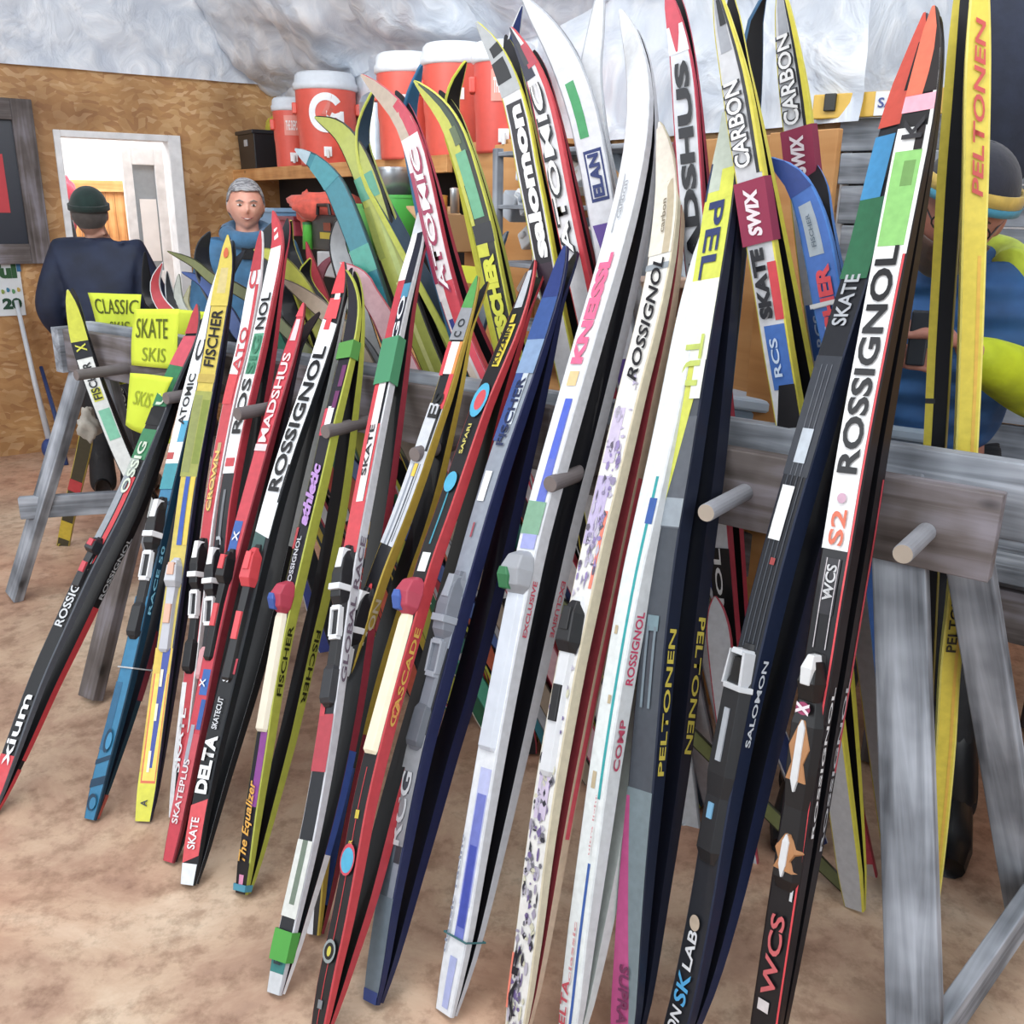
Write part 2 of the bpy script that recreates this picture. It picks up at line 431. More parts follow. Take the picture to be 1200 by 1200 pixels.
def make_binding(S, root, y0, y1, style, cols):
    """y0 toe-side (upper) pixel row, y1 lower row"""
    q1 = S.ys(y0); q0 = S.ys(y1); d = q1-q0
    c1, c2, c3 = cols
    e = empty('binding', (0, 0, 0)); e.parent = root
    if style == 'nnn':
        m = MB(); S.loft(m, [(q0, -.5, .5, .004), (q0+.02*d, -.8, .8, .009), (q0+.45*d, -.8, .8, .009), (q0+.6*d, -.9, .9, .012), (q1-.05*d, -.8, .8, .010), (q1, -.5, .5, .004)], c1); m.build('binding_plate', M_PLAS, e, bevel=.001)
        m = MB(); S.loft(m, [(q0+.60*d, -.7, .7, .012), (q0+.66*d, -1.0, 1.0, .026), (q0+.80*d, -1.0, 1.0, .032), (q0+.90*d, -.8, .8, .028), (q1, -.4, .4, .012)], c1); m.build('toe_clamp', M_PLAS, e, bevel=.002)
        m = MB(); S.loft(m, [(q0+.70*d, -1.1, 1.1, .035), (q0+.74*d, -1.1, 1.1, .035)], c2)
        S.loft(m, [(q0+.84*d, -.6, .6, .033), (q0+.97*d, -.5, .5, .030)], c2); m.build('toe_latch', M_PLAS, e, bevel=.0015)
        m = MB()
        for a, b in ((-.75, -.45), (.45, .75)): S.loft(m, [(q0+.42*d, a, b, .016), (q0+.60*d, a, b, .020)], c2)
        S.loft(m, [(q0+.40*d, -.75, .75, .016), (q0+.43*d, -.75, .75, .016)], c2); S.loft(m, [(q0+.58*d, -.75, .75, .020), (q0+.61*d, -.75, .75, .020)], c2)
        m.build('bail_frame', M_PLAS, e, bevel=.001)
        m = MB(); S.loft(m, [(q0+.02*d, -.9, .9, .012), (q0+.05*d, -.95, .95, .017), (q0+.22*d, -.95, .95, .015), (q0+.25*d, -.7, .7, .010)], c3); m.build('heel_pad', M_PLAS, e, bevel=.001)
    elif style == 'plate':   # long light heel plate with coloured toe knob
        m = MB(); S.loft(m, [(q0, -.75, .75, .006), (q0+.02*d, -.85, .85, .012), (q0+.75*d, -.8, .8, .012), (q0+.8*d, -.6, .6, .010)], c1); m.build('heel_plate', M_PLAS, e, bevel=.001)
        m = MB(); S.loft(m, [(q0+.78*d, -.7, .7, .012), (q0+.82*d, -1.15, 1.15, .030), (q0+.90*d, -1.25, 1.25, .040), (q0+.97*d, -1.0, 1.0, .030), (q1, -.5, .5, .010)], c2); m.build('toe_clamp', M_PLAS, e, bevel=.003)
        m = MB(); S.loft(m, [(q0+.795*d, -1.12, .1, .030), (q0+.86*d, -1.22, .3, .043), (q0+.90*d, -1.0, .0, .044)], c3); m.build('toe_latch', M_PLAS, e, bevel=.002)
    elif style == 'arrow':   # white toe lever, then white arrow pads with orange flares
        m = MB(); S.loft(m, [(q0, -.7, .7, .006), (q0+.05*d, -1.0, 1.0, .014), (q0+.35*d, -.9, .9, .012), (q0+.5*d, -1.1, 1.1, .016), (q0+.7*d, -1.15, 1.15, .018), (q0+.8*d, -.8, .8, .014), (q1, -.5, .5, .006)], c1); m.build('binding_plate', M_PLAS, e, bevel=.001)
        m = MB(); S.loft(m, [(q0+.80*d, -.75, .75, .022), (q0+.88*d, -.85, .85, .034), (q0+.97*d, -.5, .5, .026)], c1); m.build('toe_clamp', M_PLAS, e, bevel=.002)
        m = MB(); S.loft(m, [(q0+.87*d, -.45, .45, .037), (q0+.94*d, -.55, .55, .040), (q0+.995*d, -.3, .3, .030)], c2); m.build('toe_lever', M_PLAS, e, bevel=.002)
        for a0, a1 in ((.42, .72), (.06, .24)):
            m = MB(); S.loft(m, [(q0+(a0+(a1-a0)*.15)*d, -.95, .95, .0185), (q0+(a0+(a1-a0)*.4)*d, -.55, .55, .0190), (q0+(a0+(a1-a0)*.62)*d, -1.0, 1.0, .0195), (q0+a1*d, -.2, .2, .0190)], c3); m.build('flare', M_PLAS, e)
            m = MB(); S.loft(m, [(q0+a0*d, -.05, .05, .0205), (q0+(a0+.05)*d, -.38, .30, .0215), (q0+(a1-.03)*d, -.30, .34, .0225), (q0+(a1+.0)*d, -.05, .05, .0215)], c2); m.build('boot_pad', M_PLAS, e)
        m = MB(); S.ellipse(m, 'a02a60', q0+.77*d, 0, .006, .5, h=.026); S.text(m, 'X', q0+.745*d, q0+.795*d, 'e8dce4', hv=.9, h=.028, bold=.06); m.build('badge', M_PLAS, e)
    elif style == 'frame':   # open white loop at the toe, long black plate with a small label
        m = MB(); S.loft(m, [(q0, -.7, .7, .006), (q0+.06*d, -.95, .95, .016), (q0+.30*d, -.9, .9, .014), (q0+.40*d, -1.1, 1.1, .018), (q0+.78*d, -1.05, 1.05, .022), (q0+.86*d, -.7, .7, .016), (q1, -.4, .4, .006)], c1); m.build('binding_plate', M_PLAS, e, bevel=.001)
        m = MB()
        for a, b in ((-.95, -.70), (.55, .85)): S.loft(m, [(q0+.80*d, a, b, .026), (q0+.96*d, a*.75, b*.8, .030)], c2)
        S.loft(m, [(q0+.945*d, -.7, .65, .031), (q0+.97*d, -.6, .55, .030)], c2); S.loft(m, [(q0+.785*d, -.95, 1.15, .027), (q0+.81*d, -.95, 1.1, .029)], c2); m.build('toe_loop', M_PLAS, e, bevel=.001)
        m = MB(); S.loft(m, [(q0+.82*d, -.6, .5, .020), (q0+.93*d, -.5, .45, .022)], c3); m.build('toe_clamp', M_PLAS, e)
        m = MB(); S.loft(m, [(q0+.46*d, -.3, .3, .0215), (q0+.70*d, -.3, .3, .0235)], 'a4abb4'); m.build('name_plate', M_PLAS, e)
        m = MB(); S.loft(m, [(q0+.20*d, -.3, .3, .0175), (q0+.27*d, -.3, .3, .0175)], '6aa6cc'); m.build('heel_label', M_PLAS, e)
    elif style == 'slim':
        m = MB(); S.loft(m, [(q0, -.4, .4, .004), (q0+.03*d, -.7, .7, .010), (q0+.5*d, -.6, .6, .012), (q0+.9*d, -.8, .8, .014), (q1, -.4, .4, .006)], c1); m.build('binding_plate', M_PLAS, e, bevel=.001)
        m = MB(); S.loft(m, [(q0+.68*d, -.8, .8, .016), (q0+.74*d, -.95, .95, .030), (q0+.9*d, -.8, .8, .030), (q0+.97*d, -.4, .4, .016)], c3); m.build('toe_clamp', M_PLAS, e, bevel=.002)
        m = MB(); S.loft(m, [(q0+.80*d, -.55, .55, .034), (q0+.93*d, -.5, .5, .034)], c2); S.loft(m, [(q0+.30*d, -.5, .5, .016), (q0+.5*d, -.5, .5, .018)], c2); m.build('toe_latch', M_PLAS, e, bevel=.001)

SKIS = []
def ski_pair(path, label, top='blk', side='blk', base='blk', w=.06, th=.026, rot=35, bv=-0.075, tz=None,
             pat=(), txt=(), ell=(), tape=(), bind=None, blot=None, B=None, front=True, tipc=None, nm='cross_country_ski', vb=None):
    """one ski (and, with B, its partner lying base to base with it). path: tail -> tip in photo pixels, laid in the ski's leaning plane."""
    if vb is None:
        T = onz(*path[0]); E0 = RP(0, bv, HB)
    else:
        T = RP(0, vb[1] if isinstance(vb, tuple) else vb+.05, 0); E0 = RP(0, vb[0] if isinstance(vb, tuple) else vb, HB)
    w *= (.93 if path[0][0] > 500 else .83) if front else .82; rot = rot+13 if front else rot+4
    m = U.cross(E0-T).normalized()
    if m.y > 0: m = -m
    pts = [onplane(x, y, T, m) for x, y in path]
    if vb is None: pts[0] = T
    else:
        d = (pts[0]-pts[1]); d.normalize()
        if d.z > -.3: d.z = -.3; d.normalize()
        foot = pts[0]+d*((pts[0].z-.006)/-d.z); k = max(2, int((pts[0]-foot).length/.25))
        pts = [foot.lerp(pts[0], i/k) for i in range(k)]+pts
    S = Ski(pts, m, w, th, rot)
    # clear of the floor
    dz = max(0, .004-min(S.surf('top', 0, a, 0).z for a in (-1, 1)), .004-min(S.surf('base', 0, a, 0).z for a in (-1, 1)))
    S.P = [p+V((0, 0, dz)) for p in S.P]; S.py = [proj(p)[1] for p in S.P]
    root = S.body(nm, top, side, base)
    grp = 'skis leaning on the near side of the rack' if front else 'skis standing behind the rack'
    tag(root, label, 'ski', grp)
    def decorate(S, root, pat, txt, ell, tape, blot, bind):
        mb = MB(); k = 0
        for p in pat:
            col, y0, y1 = p[:3]; v0 = p[3] if len(p) > 3 else -1; v1 = p[4] if len(p) > 4 else 1
            kind = p[5] if len(p) > 5 else 'top'; sk = p[6] if len(p) > 6 else 0
            k += 1
            S.patch(mb, col, S.ys(y1) if y1 > y0 else S.ys(y0), S.ys(y0) if y1 > y0 else S.ys(y1), v0, v1, kind, .0005+.0002*k, sk)
        if blot:
            for (y0, y1, cols, n, seed) in blot:
                rnd = random.Random(seed)
                for _ in range(n):
                    q = S.ys(rnd.uniform(y0, y1)); S.ellipse(mb, rnd.choice(cols), q, rnd.uniform(-.75, .75), rnd.uniform(.0012, .008), rnd.uniform(.05, .26), h=.0022, n=rnd.choice((3, 4, 5, 6)))
        for (col, y, v, ry, rv) in ell:
            q = S.ys(y); S.ellipse(mb, col, q, v, abs(S.ys(y-ry)-q), rv, h=.0030+.0002*k); k += 1
        for ti, t in enumerate(txt):
            st, y0, y1, col = t[:4]; o = t[4] if len(t) > 4 else {}
            if o.get('kind') == 'side': o = dict(o, hv=o.get('hv', 1.2)*.82)
            S.text(mb, st, S.ys(max(y0, y1)), S.ys(min(y0, y1)), col, h=(.0042 if o.get('kind', 'top') == 'top' else .0014)+.0004*ti, **o)
        if mb.f: mb.build('topsheet', M_SKI, root, smooth=True)
        for tp in tape:
            col, y0, y1 = tp[:3]
            mb = MB(); q0 = S.ys(y1); q1 = S.ys(y0); n = 4; vs = []
            for i in range(n+1):
                q = q0+(q1-q0)*i/n; g = .0055
                P, W, nn = S.at(q); ww = S.wid(q)/2+g*.6; t = S.thk(q)/2+g
                vs += [P-W*ww-nn*t, P+W*ww-nn*t, P+W*ww+nn*t, P-W*ww+nn*t]
            fs = [(4*i+k, 4*i+(k+1) % 4, 4*i+4+(k+1) % 4, 4*i+4+k) for i in range(n) for k in range(4)]
            mb.add(vs, fs, col)
            if len(tp) > 3: S.text(mb, tp[3], q0+(q1-q0)*.12, q0+(q1-q0)*.88, 'e6dce4', hv=1.0, h=.0072, bold=.05, shear=.2)
            mb.build('tape_band', M_PAPER, root)
        if bind: make_binding(S, root, *bind)
    decorate(S, root, pat, txt, ell, tape, blot, bind)
    SKIS.append(S)
    S2 = None
    if B is not None:
        g = B.get('gap', .035); pp = []
        for i, q in enumerate(S.ss):
            n = S.fr[i][2]; gg = g*max(0, sin(pi*min(q/.88, 1)))
            if q > .88: gg = B.get('splay', .06)*((q-.88)/.12)**1.6
            pp.append(S.P[i]-n*(S.thk(q)+gg+.0015))
        sh = B.get('short', 0)
        if sh: pp = pp[:-sh]
        S2 = Ski.__new__(Ski); S2.__dict__.update(S.__dict__)
        ptsB = [pp[0]]+pp[3:-2:3]+[pp[-1]]
        S2 = Ski(ptsB, m, w, th, rot, flip=True)
        lo = min(S2.surf(k_, 0, a, 0).z for k_ in ('top', 'base') for a in (-1, 1))
        if lo < .003:
            S2.P = [p+V((0, 0, .003-lo)) for p in S2.P]
        S2.py = [proj(p)[1] for p in S2.P]
        r2 = S2.body(nm, B.get('top', top), B.get('side', side), B.get('base', base))
        tag(r2, B['label'], 'ski', grp)
        decorate(S2, r2, B.get('pat', ()), B.get('txt', ()), (), B.get('tape', ()), None, None)
        SKIS.append(S2)
        if B.get('tie'):
            for (col, y) in B['tie']:
                q = S.ys(y); P, W, n = S.at(q); P2, W2, n2 = S2.at(q); w2 = S.wid(q)/2+.003; t = S.thk(q)/2+.004
                m_ = MB(); loop = [P-W*w2+n*t, P+W*w2+n*t, P2+W*w2-n*t, P2-W*w2-n*t]; loop.append(loop[0]); m_.tube(loop, .0022, col, n=6)
                tag(m_.build('ski_tie', M_CLOTH, None), B.get('tielabel', 'cord tied round the pair'), 'tie')
    return S, S2
# ------------------------------------------------------------------ near row of skis (left to right)
SP = ski_pair
# 1 black/red pair with green top at the far left
SP([(-14, 958), (15, 880), (45, 800), (74, 735), (103, 672), (140, 600), (172, 525), (203, 445), (224, 398), (232, 360)],
   'black ski at the far left end, red stripe, green forebody and red tip',
   top='blk', side='5a606a', base='blk', rot=30, w=.060,
   pat=[('d02a38', 958, 885), ('8d959e', 650, 560, -1, -.1), ('a9b3ad', 560, 520, -1, .2), ('c3202f', 660, 560, .1, .75), ('2f7a52', 540, 505), ('16181d', 500, 480), ('2f7a52', 478, 430), ('16181d', 462, 452, -1, 0), ('c8475a', 430, 395), ('b0303c', 392, 350)],
   txt=[('xium', 897, 815, 'wht', dict(hv=1.3)), ('ROSSIGNOL', 735, 655, 'c9cdd2', dict(hv=1.2)), ('OSSIG', 580, 520, 'c8d4c4', dict(hv=1.1)), ('U', 477, 462, 'c8d4c4', dict(hv=1.0))],
   bind=(632, 690, 'slim', ('blk', 'c0243a', '23262d')),
   B=dict(label='black partner ski of the far left pair with pale lettering and a red heel stripe', side='16171c', gap=.045, short=0, splay=.05,
          pat=[('c3202f', 890, 710, -1, 1, 'side'), ('c3202f', 950, 900, -1, 1, 'side')], txt=[('ROSSIGNOL', 700, 628, 'b9bdc2', dict(kind='side', hv=1.5))]))
# 2 blue swirl pair
SP([(106, 963), (122, 900), (141, 830), (160, 752), (178, 670), (196, 590), (212, 520), (228, 452), (246, 385), (262, 320), (272, 285)],
   'teal blue ski with dark swirls and a white forebody, second pair from the left',
   top='2076a0', side='12364c', base='0f1420', rot=32, w=.060,
   pat=[('1a5f86', 880, 800, -1, 0), ('123a55', 925, 915, -1, 1, 'top', .01), ('123a55', 898, 892, -1, 1, 'top', .012), ('123a55', 600, 595, -1, 1, 'top', .01), ('1b6f98', 740, 700), ('123a55', 640, 634, -1, 1, 'top', -.01), ('e9eef2', 560, 270), ('3a9ac0', 520, 495, 0, 1), ('b43a3a', 540, 532, -1, 0), ('2d8f9e', 575, 545)],
   txt=[('ATOMIC', 500, 440, '22252b', dict(hv=1.0)), ('C', 425, 400, '22252b', dict(hv=1.1)), ('RACE 50', 720, 640, '79c0da', dict(kind='side', hv=1.2))],
   ell=[('123a55', 940, 0, 10, .7), ('2076a0', 941, .2, 7, .5), ('123a55', 868, .1, 14, .5), ('2a86b4', 868, .3, 10, .4)],
   bind=(585, 750, 'nnn', ('blk', 'dfe3e8', '1b1d22')),
   B=dict(label='dark partner ski of the teal blue pair with a rust red tail', top='12151f', side='16323f', gap=.035, pat=[('9c3f30', 965, 930, -1, 1, 'side'), ('9c3f30', 965, 930, -1, 1, 'base'), ('7a2433', 820, 740, -1, 1, 'side')], tie=[('c9ced2', 783)], tielabel='pale cord tied round the teal blue pair'))
# 3 yellow FISCHER
SP([(168, 965), (176, 905), (188, 815), (199, 735), (210, 660), (222, 570), (236, 490), (248, 425), (257, 368), (265, 315), (268, 279)],
   'yellow ski with seven slanted black letters near its tip and a blue and yellow tail',
   top='cdb94a', side='1c2144', base='14161c', rot=14, w=.064, th=.024,
   pat=[('d7d62a', 965, 905), ('d8b833', 905, 760), ('d9602a', 918, 790, -.75, .9), ('ecd24a', 915, 790, -.6, .8), ('1f3fa0', 900, 760, (-.1, -.1), (.35, .75)), ('9aa04e', 560, 460), ('7e8d38', 545, 470, .1, .9), ('8c9455', 555, 465, -.9, 0), ('1f4fae', 640, 560, (-.3, -.25), (.3, .25)), ('e4c23a', 640, 560, .4, .9), ('b9a246', 450, 440), ('cdbb4a', 360, 275), ('c9b97a', 345, 315, -.5, .5), ('f0ead0', 905, 880, -.2, .1), ('f0ead0', 845, 825, -.1, .2), ('f0ead0', 805, 785, 0, .3)],
   txt=[('FISCHER', 432, 365, '1b1c20', dict(hv=1.25, shear=.1)), ('A', 945, 937, '2a3038', dict(hv=.8))],
   ell=[('c65a2a', 298, 0, 6, .45)],
   bind=(655, 765, 'slim', ('b9bcc6', 'd9a890', 'c4c8d0')),
   B=dict(label='dark blue edged partner ski right behind the yellow black-lettered ski', top='c9b540', side='1a1f3c', gap=.022, splay=.03))
# 4 ATOMIC white/red thin
SP([(205, 962), (214, 885), (226, 790), (237, 700), (248, 610), (261, 530), (273, 468), (288, 405), (300, 330), (307, 275)],
   'thin red and white ski just right of the yellow black-lettered ski',
   top='c2303f', side='e4e6ea', base='1a1216', rot=36, w=.056,
   pat=[('e7e9ec', 960, 800, -1, -.2), ('1a1b20', 950, 900, -.2, .3), ('b8a070', 600, 520, -.3, .3), ('e8ebee', 440, 300), ('c2303f', 440, 335, .45, 1), ('d02b38', 475, 440, -1, .6), ('b02a38', 318, 270)],
   txt=[('ATO', 437, 385, 'c2303f', dict(hv=1.3)), ('C', 340, 318, 'c2303f', dict(hv=1.3)), ('CROWN', 600, 530, 'e7c060', dict(hv=.8)), ('SKATE', 905, 830, 'wht', dict(hv=1.0))],
   bind=(632, 790, 'nnn', ('blk', 'e8ebef', '17181d')))
# 5 ROSSIGNOL white/green
SP([(217, 990), (226, 910), (238, 830), (250, 750), (259, 670), (266, 600), (276, 540), (288, 480), (303, 415), (316, 350), (326, 290), (321, 252)],
   'white ski with green tape covering the middle of its black lettering and a red tip',
   top='1c1e24', side='b22236', base='1a1b20', rot=34, w=.060,
   pat=[('e8ecef', 556, 285), ('b22236', 556, 285, .8, 1), ('4f9a7c', 440, 392, -.75, .75), ('c4303e', 290, 245), ('e8e8ea', 282, 268, -.5, .3), ('6b6f76', 630, 575, -.3, .1), ('c4303e', 548, 538, -.8, .6)],
   txt=[('ROS', 510, 445, '17181d', dict(hv=1.35)), ('SIG', 440, 395, '2d7a5c', dict(hv=1.2)), ('NOL', 388, 345, '17181d', dict(hv=1.35)), ('SOLU', 700, 630, 'aab0b8', dict(hv=.8))],
   bind=(640, 800, 'nnn', ('1b1c22', 'e8ebef', 'd79aa0')),
   B=dict(label='partner ski of the white and green pair with a crimson sidewall', side='b3223a', base='17181d', top='c2303f', gap=.045, splay=.05))
# 6 MADSHUS red
SP([(198, 1013), (208, 970), (222, 905), (238, 830), (251, 765), (268, 690), (284, 625), (300, 565), (316, 505), (330, 455), (343, 408), (357, 359)],
   'red ski with pale pink lettering, blue patches and a plain red tail',
   top='c4293f', side='7e1628', base='1a1014', rot=34, w=.058,
   pat=[('1f57a6', 655, 612, -.9, .4), ('2a62b0', 815, 785, -.4, .8), ('c6404f', 960, 860), ('1f57a6', 855, 820, .2, .9), ('a0a5b4', 900, 850, -.6, 0), ('e2c8cc', 400, 375, -.5, .5), ('d83a4c', 372, 355), ('e0c8cc', 530, 522, -.9, .9)],
   txt=[('MADSHUS', 520, 415, 'ecd3d6', dict(hv=1.2)), ('SKATEPLUS', 965, 890, 'e0dade', dict(hv=.9)), ('X', 636, 624, 'wht', dict(hv=.9)), ('X', 806, 796, 'wht', dict(hv=.9))],
   bind=(645, 775, 'slim', ('16171b', 'd3333f', '1b1c20')),
   B=dict(label='black based partner of the red pink-lettered ski with a grey edge', top='8a1a2c', side='23202a', gap=.03, short=0))
# 7 ROSSIGNOL delta
SP([(221, 1041), (233, 968), (249, 890), (268, 812), (288, 730), (306, 655), (323, 590), (341, 530), (358, 480), (374, 432), (388, 385), (398, 345), (404, 312)],
   'ski with large black letters on a white forebody and DELTA near its white tail',
   top='17191e', side='20242a', base='15181c', rot=30, w=.064, th=.028,
   pat=[('e2e8ee', 1041, 1012), ('d8404a', 1012, 945, -1, 1, 'top', .012), ('3a5a58', 660, 625, -1, .6), ('e8edf2', 625, 375, -1, 1, 'top', -.01), ('17191e', 590, 545, .82, 1), ('d8404a', 375, 350, -.9, .7), ('e8edf2', 352, 344, -.3, .5), ('d22f3c', 345, 308), ('d22f3c', 388, 375, -.5, .2), ('b0243a', 790, 772, .3, .9)],
   txt=[('DELTA', 930, 862, 'eef1f4', dict(hv=1.5, bold=.05)), ('SKATE', 995, 958, 'wht', dict(hv=1.0)), ('ROSSIGNOL', 730, 655, 'a9b0b8', dict(hv=.95)), ('ROSSIGNOL', 578, 408, '14161b', dict(hv=1.45, bold=.03)), ('SKATECUT', 855, 818, 'd0d4da', dict(hv=.7)), ('SL', 800, 788, 'd0d4da', dict(hv=.8))],
   bind=(640, 800, 'slim', ('17181d', 'dc3340', 'd02c3a')),
   B=dict(label='black partner of the ski reading DELTA, with a thin pale edge', side='c9d0d8', base='16191d', top='20242a', gap=.055, splay=.03, pat=[('1b1e24', 1040, 640, -1, 1, 'side')]))
# 8 yellow green edged pair, purple lettering
SP([(284, 1052), (291, 1000), (300, 940), (310, 880), (319, 822), (332, 750), (347, 685), (362, 620), (375, 565), (388, 505), (400, 455), (410, 410), (415, 372), (413, 345), (406, 322)],
   'black ski with yellow-green sidewalls, purple script and a green tape band under its tip',
   top='1b1a26', side='aab03c', base='100f12', rot=40, w=.060, th=.030,
   pat=[('8a3f93', 945, 858, -.2, .9), ('16171b', 1052, 1010), ('c4606f', 505, 500, -.9, .9), ('c9304a', 512, 480, -1, -.5), ('eef0f2', 512, 478, -.5, .5), ('6a2c62', 455, 430, .1, .8), ('6a2c62', 480, 460, 0, .7), ('b0333a', 645, 620, -1, -.6), ('d98ab0', 1040, 1025, -.4, .4)],
   txt=[('The Equalizer', 1010, 915, 'e2a838', dict(hv=1.5, shear=.3)), ('athletic', 618, 545, 'b58ad0', dict(hv=1.5, shear=.3, bold=.05)), ('FISCHER', 815, 732, '23240f', dict(kind='side', hv=1.3)), ('ROSSIGNOL', 690, 630, 'c0c4cc', dict(hv=.7))],
   tape=[('4f9440', 402, 422), ('3f8ea8', 1036, 1044)],
   bind=(683, 858, 'plate', ('ece4cf', 'b32a48', '2b55a8')),
   B=dict(label='partner of the purple script ski, facing away, yellow-green sidewall lettered in black', side='aab03c', base='0e0d10', top='1b1a26', gap=.062, splay=.02, txt=[('FISCHER', 825, 738, '23240f', dict(kind='side', hv=1.3, d=-1))]))
# 9 red and white pair with green tapes
SP([(322, 1169), (332, 1120), (346, 1060), (360, 1000), (372, 940), (384, 870), (395, 790), (405, 715), (417, 640), (429, 575), (442, 505), (455, 440), (468, 375), (480, 325), (490, 285), (497, 240)],
   'red and white ski with green tape on both its tail and forebody',
   top='23262c', side='c9ccd4', base='16181d', rot=34, w=.058,
   pat=[('c9ced3', 1169, 1140), ('2a7a78', 1140, 1125), ('d6dad6', 1075, 985), ('6f7f70', 1060, 985, -.3, .4), ('b03242', 905, 838), ('c23140', 840, 800, -1, -.3), ('c92a3a', 650, 590), ('c92a3a', 590, 430, -1, -.4), ('e9e2e4', 590, 432, -.4, .6), ('c92a3a', 590, 500, .7, 1), ('b8293c', 398, 330, -1, 0), ('1d2030', 395, 255, .0, 1), ('3f86a8', 352, 335, 0, 1), ('e8ebee', 330, 236, -1, 0), ('c9cfd6', 275, 236)],
   txt=[('SKATE', 560, 500, '23262c', dict(hv=.7)), ('GO', 405, 350, 'd7dbe2', dict(vc=.5, hv=.8)), ('GLOBAL RACE', 800, 630, '6d5f70', dict(kind='side', hv=1.6)), ('RCS', 1130, 1095, '20323a', dict(hv=1.0))],
   tape=[('46a03a', 1090, 1126), ('3f8a62', 398, 452)],
   bind=(642, 830, 'nnn', ('1a1c21', 'dde1e6', '2a2d33')),
   B=dict(label='black crimson-edged partner of the ski with green tape on tail and forebody', side='8a2034', base='1a1d22', top='e4e6ea', gap=.05, splay=.04, pat=[('e4e6ea', 1169, 1000, -1, 1, 'side'), ('2a4fa0', 1000, 880, -1, 1, 'side')]))
# 10 silver / yellow edge pair
SP([(368, 1100), (374, 1030), (383, 950), (396, 860), (411, 790), (430, 725), (448, 670), (468, 620), (488, 565), (506, 510), (522, 462), (536, 410), (549, 368), (561, 330)],
   'black and silver ski with striped forebody, ES letters and a green tip, its sidewall yellow',
   top='1c1e24', side='b49a2e', base='121418', rot=34, w=.058, th=.028,
   pat=[('d9dce2', 1100, 1060, -1, .1), ('6a4a78', 1050, 1010, -.8, .5), ('c8cdd6', 640, 545), ('8f97a4', 640, 545, -.5, -.2), ('454b58', 640, 545, .1, .3), ('555b66', 635, 545, .5, .6), ('c9ced6', 545, 475), ('1f2228', 530, 475, .5, .9), ('d02c3a', 480, 440, .4, 1), ('eef0f2', 440, 402, -.5, .6), ('c92b3a', 442, 402, -1, -.5), ('e08a3a', 440, 402, .6, 1), ('8d9198', 400, 362), ('4f9a4c', 362, 320), ('e6c020', 560, 545, -.2, .3)],
   txt=[('ES', 492, 462, '1a1c20', dict(hv=1.4)), ('O', 385, 375, '30343a', dict(hv=1.0)), ('C', 397, 390, '30343a', dict(hv=1.0)), ('SALOMON', 815, 700, 'c9c0a8', dict(kind='side', hv=1.6))],
   ell=[('3a6ab8', 712, -.2, 6, .3), ('e0c030', 700, .1, 5, .3), ('c8323a', 690, .2, 5, .25)],
   bind=(690, 870, 'nnn', ('191b20', 'e2e6ea', '202228')),
   B=dict(label='black partner ski of the silver striped pair with a yellow edge', side='b8a030', base='14161b', top='1c1e24', gap=.058, splay=.03, pat=[('8a2034', 1100, 860, -1, 1, 'side'), ('2a4fa0', 1060, 900, -1, 1, 'base')]))
# 11 black/red with round cyan badges
SP([(372, 1222), (386, 1150), (400, 1090), (413, 1025), (428, 945), (446, 870), (463, 805), (483, 735), (503, 665), (524, 605), (544, 545), (564, 485), (582, 440), (600, 395), (615, 350), (627, 312)],
   'black ski with round cyan and red badges and a red sidewall, cream heel plate',
   top='1c1c20', side='b8242f', base='141214', rot=38, w=.064, th=.032,
   pat=[('b8242f', 1200, 900, -.08, .02), ('e8ecee', 672, 650, -.5, .6), ('2f8fa8', 640, 570, -.1, .1), ('b6bcc4', 362, 318, -.6, .5), ('d9c62c', 432, 382, -.35, .5), ('c9b52c', 960, 950, -.2, .3), ('c9b52c', 380, 370, -.4, .1), ('7a8086', 1182, 1172, -.3, .3)],
   txt=[('KUZMIN', 430, 385, '20201c', dict(hv=.6)), ('SAFARI', 535, 500, 'c9bf5a', dict(hv=.45)), ('FISCHER', 1018, 985, 'd6b832', dict(hv=.5)), ('CASCADE', 850, 735, 'd0a238', dict(kind='side', hv=1.2)), ('O', 840, 822, 'd88a3a', dict(kind='side', hv=1.6))],
   ell=[('3aa8cf', 472, .05, 20, .95), ('c9404c', 472, .1, 12, .6), ('3aa8cf', 568, 0, 12, .75), ('c8324a', 1008, 0, 19, .95), ('3aa8cf', 1009, 0, 15, .8), ('8f9a9c', 1115, 0, 14, .8), ('1c1c20', 1115, 0, 10, .6), ('c9c03c', 1115, 0, 6, .25)],
   bind=(680, 885, 'plate', ('efe6c8', 'b02a48', '2f5aae')),
   B=dict(label='partner of the badge ski facing away, black base and red sidewall', side='a81f2c', base='131416', top='1c1c20', gap=.06, splay=.03))
